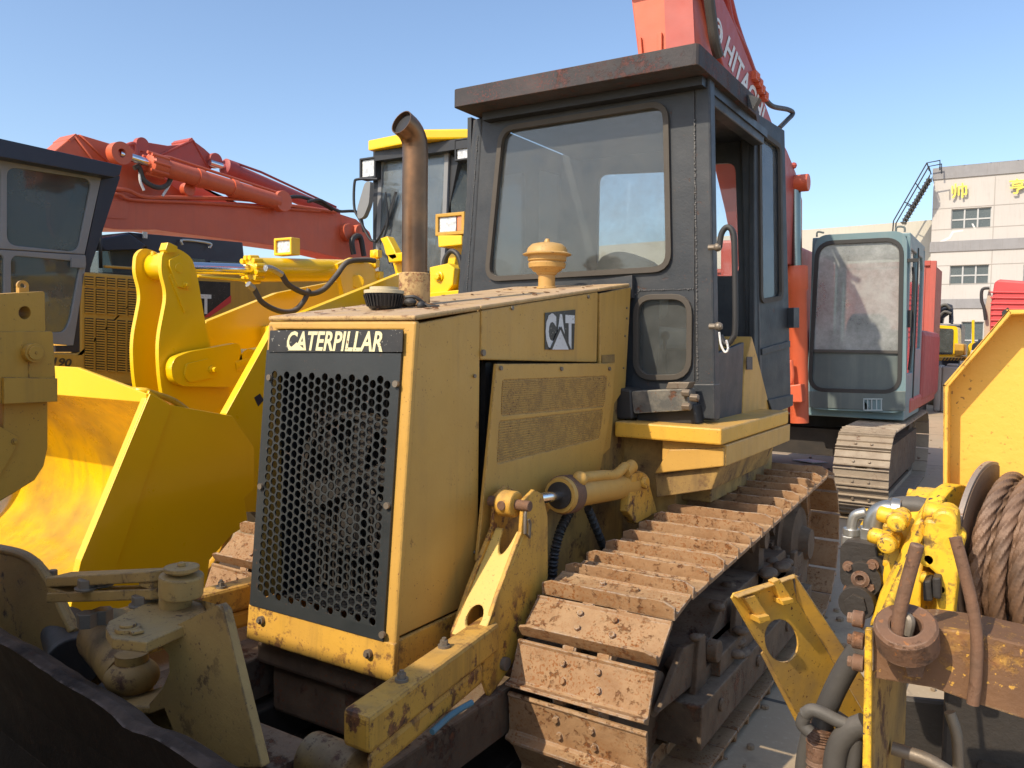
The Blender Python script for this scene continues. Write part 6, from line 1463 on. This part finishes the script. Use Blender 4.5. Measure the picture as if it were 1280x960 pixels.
for ch, x0, x1, y0, y1 in (('\u5e05', 1189.5, 1209, 230, 248.5), ('\u4ea8', 1261.5, 1282, 224, 243)):
    o_, u_, v_ = aY(x0, y1, BY-.15), aY(x1, y1-1.4, BY-.15), aY(x0, y0, BY-.15)
    text('sign_character', ch, o_, u_-o_, v_-o_, M_gold, TB, weight=.012, extrude=.05, nrm=V((0, -1, 0)))
b = MB()
zr_ = zt3
for k in range(15):
    xx = xl_+.2+k*1.1; b.box((xx-.02, BY+.2, zr_), (xx+.02, BY+.24, zr_+.32))
b.box((xl_+.2, BY+.2, zr_+.28), (xl_+16, BY+.24, zr_+.32)); b.obj('roof_railing', M_grey, TB)
b = MB()
cr_ = PY([(1172, 356), (1176, 347), (1186, 339), (1190, 331), (1201, 288), (1203, 288), (1192, 334), (1188, 342), (1179, 349), (1175, 357)], BY-.006)
cr_ = PY([(1169, 306), (1176, 301), (1186, 296), (1190, 289), (1204, 287), (1204, 289), (1192, 291), (1188, 298), (1178, 303), (1171, 308)], BY-.006)
b.prism(cr_, (0, .004, 0)); b.obj('crack_filler', M_crack, TB)
LB = thing('low_cream_building', 'low weathered cream building joined to the left of the tall one', 'building', (-7, BY+1, 0))
b = MB(); z0_ = aY(1005, 285, BY+1).z; xa_ = aY(940, 285, BY+1).x
xs_l = -26
b.prism([(xs_l, BY+1, 0), (xl_-.02, BY+1, 0), (xl_-.02, BY+1, aY(1160, 275, BY+1).z), (xs_l, BY+1, z0_-.4)], (0, 9, 0), [[V((aY(1003, 320, BY+1).x, BY+1, aY(1003, 335, BY+1).z)), V((aY(1006, 320, BY+1).x, BY+1, aY(1003, 335, BY+1).z)), V((aY(1006, 320, BY+1).x, BY+1, aY(1003, 312, BY+1).z)), V((aY(1003, 320, BY+1).x, BY+1, aY(1003, 312, BY+1).z))]])
b.obj('wall', M_wall2, LB)
# stair between the roofs
ST = thing('roof_stair', 'dark steel roof stair rising from the low roof to the tall building', 'stair', (-7, BY, 8))
SYY = BY-.4
b = MB()
s0, s1 = aY(1131, 278, SYY), aY(1165, 221, SYY)
d = (s1-s0)
for oy in (0, -.9):
    b.prism([s0+V((0, oy, 0)), s1+V((0, oy, 0)), s1+V((0, oy, -.16)), s0+V((0, oy, -.16))], (0, .06, 0))
for k in range(14):
    p = s0+d*(k/14); b.box(p+V((-.10, -.86, -.10)), p+V((.10, 0, -.07)))
sst = b.obj('stair_flight', M_blk, ST)
b = MB()
r0_, r1_, r2_ = aY(1120, 279, SYY), aY(1161, 208, SYY), aY(1177, 205, SYY)
for oy in (0, -.9):
    b.tube([r0_+V((0, oy, 0)), r1_+V((0, oy, 0)), r2_+V((0, oy, 0)), aY(1177, 217, SYY)+V((0, oy, 0))], .035, seg=6)
    b.tube([r0_+V((0, oy, 0)), aY(1119, 292, SYY)+V((0, oy, 0))], .035, seg=6); b.tube([aY(1161, 208, SYY)+V((0, oy, 0)), aY(1164, 218, SYY)+V((0, oy, 0))], .03, seg=6)
    for t in (.33, .66): 
        p = r0_.lerp(r1_, t); b.tube([p+V((0, oy, 0)), s0.lerp(s1, t)+V((0, oy, -.02))], .025, seg=6)
b.obj('hand_rail', M_blk, ST)
# container
CYY = 24
CT = thing('red_container', 'faded red corrugated shipping container end behind the blue grey cab', 'container', (-4.5, CYY, 0))
ca, cb2 = aY(1171, 326, CYY), aY(1171, 450, CYY)
b = MB(); x1_ = ca.x; b.box((x1_-6.1, CYY+.03, cb2.z), (x1_-.12, CYY+2.4, ca.z-.03))
k = x1_-6.0
while k < x1_-.2: b.box((k, CYY-.0, cb2.z+.1), (k+.14, CYY+.03, ca.z-.12)); k += .28
b.box((x1_-.12, CYY+.05, cb2.z+.1), (x1_-.05, CYY+2.35, ca.z-.1))
cn = b.obj('container_wall', M_cont, CT)
b = MB(); b.box((x1_-.14, CYY-.04, cb2.z), (x1_, CYY+.1, ca.z)); b.box((x1_-6.1, CYY-.04, ca.z-.12), (x1_-.14, CYY+.06, ca.z)); b.box((x1_-6.1, CYY-.04, cb2.z), (x1_-.14, CYY+.06, cb2.z+.14)); b.obj('corner_frame', M_cont, CT, bevel=.01)
b = MB(); 
for y in (437, 443): q = aY(1163, y, CYY-.045); b.cyl(q, q+V((0, .03, 0)), .07 if y == 443 else .04, seg=16)
b.box((x1_-.3, CYY-.05, cb2.z-.02), (x1_+.02, CYY-.01, cb2.z+.24)); b.obj('corner_casting', M_block, CT)
b = MB(); b.box((x1_-6.1, CYY+.2, 0), (x1_-.3, CYY+2.2, cb2.z)); b.obj('container_stand', M_dark, CT)
# red truck cab right
TR = thing('red_truck', 'bright red ribbed truck cab rising behind the orange yellow winch shield', 'truck', (.8, 20, 0))
YT = 18
tp = PY([(1237, 420), (1238, 385), (1243, 352), (1250, 349), (1400, 360), (1400, 480), (1240, 480)], YT)
b = MB(); b.prism(tp, (0, 5, 0)); tk = b.obj('cab_body', M_tred, TR, bevel=.05)
b = MB(); y = 372
for k in range(9):
    yy = 364+k*7; b.prism(PY([(1238, yy), (1400, yy+2), (1400, yy+4), (1238, yy+2)], YT-.03), (0, .04, 0))
b.obj('cab_rib', M_tred, tk, bevel=.01)
b = MB(); b.prism(PY([(1228, 460), (1231, 385), (1236, 360), (1240, 372), (1238, 460)], YT+.3), (0, .3, 0)); b.obj('air_duct', mat('beige_duct_paint', (.45, .36, .27), .7), TR, bevel=.02)
b = MB(); b.tube(smooth_path(PY([(1237, 360), (1228, 362), (1227, 375), (1230, 385), (1232, 400)], YT+.2), 6), .03, seg=8); b.prism(PY([(1252, 390), (1260, 384), (1264, 390), (1254, 402)], YT-.05), (0, .1, 0)); b.obj('mirror_cable', M_hose, TR)
b = MB(); b.box((tp[0].x+.1, YT+.2, 0), (tp[0].x+2.5, YT+4, 1.2)); b.obj('chassis', M_dark, TR)
# small yellow excavator
YE_ = 29
SE = thing('small_yellow_excavator', 'small yellow excavator with green tinted cab glass parked before the building', 'excavator', (-2.8, YE_, 0))
b = MB(); b.prism(rnd(PY([(1168, 406), (1197, 408), (1198, 447), (1168, 447)], YE_), .1, 3), (0, 1.6, 0), ); cb3 = b.obj('cab', M_ld, SE)
b = MB(); b.prism(rnd(PY([(1169, 410), (1192, 411), (1191, 443), (1169, 443)], YE_-.03), .06, 3), (0, .02, 0)); b.obj('windscreen', G_dk, cb3)
b = MB(); b.prism(PY([(1193, 429), (1205, 430), (1205, 444), (1193, 446)], YE_-.1), (0, 1.5, 0)); b.prism(PY([(1165, 446), (1206, 446), (1206, 451), (1165, 451)], YE_-.3), (0, 3, 0)); b.obj('engine_body', M_tr, SE, bevel=.03)
b = MB()
for k in range(7): b.prism(PY([(1180+k*4, 447), (1182+k*4, 447), (1179+k*4, 451), (1177+k*4, 451)], YE_-.32), (0, .02, 0))
b.obj('hazard_stripe', M_label, SE)
simple_track(aY(1172, 455, YE_).x, YE_-.3, YE_+3.0, .75, .28, SE, 34); simple_track(aY(1172, 455, YE_).x+1.5, YE_-.3, YE_+3.0, .75, .28, SE, 34)
NV = thing('navy_folded_boom', 'dark navy folded excavator boom rising above the small yellow cab', 'excavator', (-3.2, 33, 0))
b = MB(); b.prism(PY([(1169, 404), (1168, 396), (1176, 386), (1184, 379), (1190, 381), (1191, 402), (1186, 404), (1186, 390), (1180, 393), (1178, 404)], 32), (0, .5, 0)); b.prism(PY([(1166, 404), (1174, 392), (1186, 386), (1188, 391), (1178, 398), (1172, 405)], 31.8), (0, .4, 0)); b.cyl(aY(1190, 385, 31.9), aY(1190, 412, 31.9), .04); b.cyl(aY(1172, 388, 31.8), aY(1186, 383, 31.8), .09)
b.obj('boom', M_navy, NV, bevel=.02)
b = MB(); b.tube(smooth_path(PY([(1170, 394), (1175, 384), (1182, 381), (1188, 386)], 31.7), 5), .05, seg=8); b.tube(smooth_path(PY([(1172, 399), (1180, 390), (1189, 392)], 31.7), 5), .05, seg=8); b.obj('boom_hose', M_hoseg, NV)
b = MB(); q = aY(1178, 405, 32); b.box((q.x-.5, 31.8, 0), (q.x+.6, 34, q.z)); b.obj('machine_body', M_navy, NV, bevel=.05)
YM = thing('yellow_roller', 'bright yellow machine with a black engine hood partly hidden by the shield', 'roller', (-1.9, 30, 0))
b = MB(); b.prism(rnd(PY([(1209, 441), (1210, 431), (1215, 428), (1232, 428), (1232, 450), (1209, 452)], 28), .15, 3), (0, 2, 0)); b.cyl(aY(1216.5, 400, 28.3), aY(1216.5, 430, 28.3), .04, seg=8); b.box(aY(1209, 452, 28)+V((0, 0, -.6)), aY(1232, 450, 28)+V((0, 2, 0))); b.obj('body', M_ld, YM, bevel=.03)
b = MB(); b.prism(rnd(PY([(1214, 441), (1215, 430), (1222, 427), (1236, 428), (1236, 441)], 27.8), .08, 3), (0, 1.5, 0)); b.cyl(aY(1222, 447, 27.6), aY(1222, 447, 27.6)+V((1.2, 0, 0)), .55, seg=28); b.obj('engine_hood', M_blk, YM)
b = MB(); b.prism(PY([(1214, 438), (1220, 437), (1219, 442), (1213, 442)], 27.7), (0, .05, 0)); b.obj('head_lamp', M_lamp, YM)
for q, (x0, x1, y0, y1, Y) in enumerate(((1168.5, 1177, 457, 481, 22), (1178, 1202, 458, 482, 22.2))):
    b = MB(); a_ = aY(x0, y0, Y); g = aZ((x0+x1)/2, 483, 0)
    Y = 26.0
    a_ = aY(x0, y0, Y); c_ = aY(x1, y1, Y)
    b.box((a_.x, Y, 0), (c_.x, Y+1.2, a_.z))
    if q: b.box((a_.x+.1, Y+.1, a_.z), (a_.x+.4, Y+.5, a_.z+.08)); b.box((a_.x+.8, Y+.2, a_.z), (c_.x-.1, Y+.6, a_.z+.1))
    o = b.obj('concrete_block', M_block, None, bevel=.06); tag(o, ('narrow pale', 'wide grey')[q]+' concrete counterweight block standing on the far yard', 'concrete block', 'concrete blocks on the far yard')
# litter
b = MB(); q = aZ(1010, 578, 0); b.prism([q+V((-.25, 0, .01)), q+V((0, .12, .03)), q+V((.3, .05, .01)), q+V((.1, -.15, .01))], (0, 0, .015)); o = b.obj('paper_scrap', M_white, None); tag(o, 'torn white paper scrap lying on the shaded concrete', 'paper scrap')

b = MB(); rg = random.Random(9)
for i in range(520):
    if i % 2: x, y = rg.uniform(-1.1, .2), rg.uniform(1.9, 9)
    else: x, y = rg.uniform(-3.5, 2.5), rg.uniform(6, 20)
    r = rg.uniform(.006, .028)*(1.6 if rg.random() < .06 else 1)
    b.ball((x, y, r*.4), r, seg=6, sq=(rg.uniform(.7, 1.3), rg.uniform(.7, 1.3), rg.uniform(.4, .8)))
o = b.obj('gravel', mat('dried_mud_crumbs', (.30, .22, .14), .95, c2=(.18, .13, .08), c2scale=20, bump=.6), None); o['kind'] = 'stuff'; tag(o, 'crumbs of dried mud and grit scattered over the concrete', 'gravel')
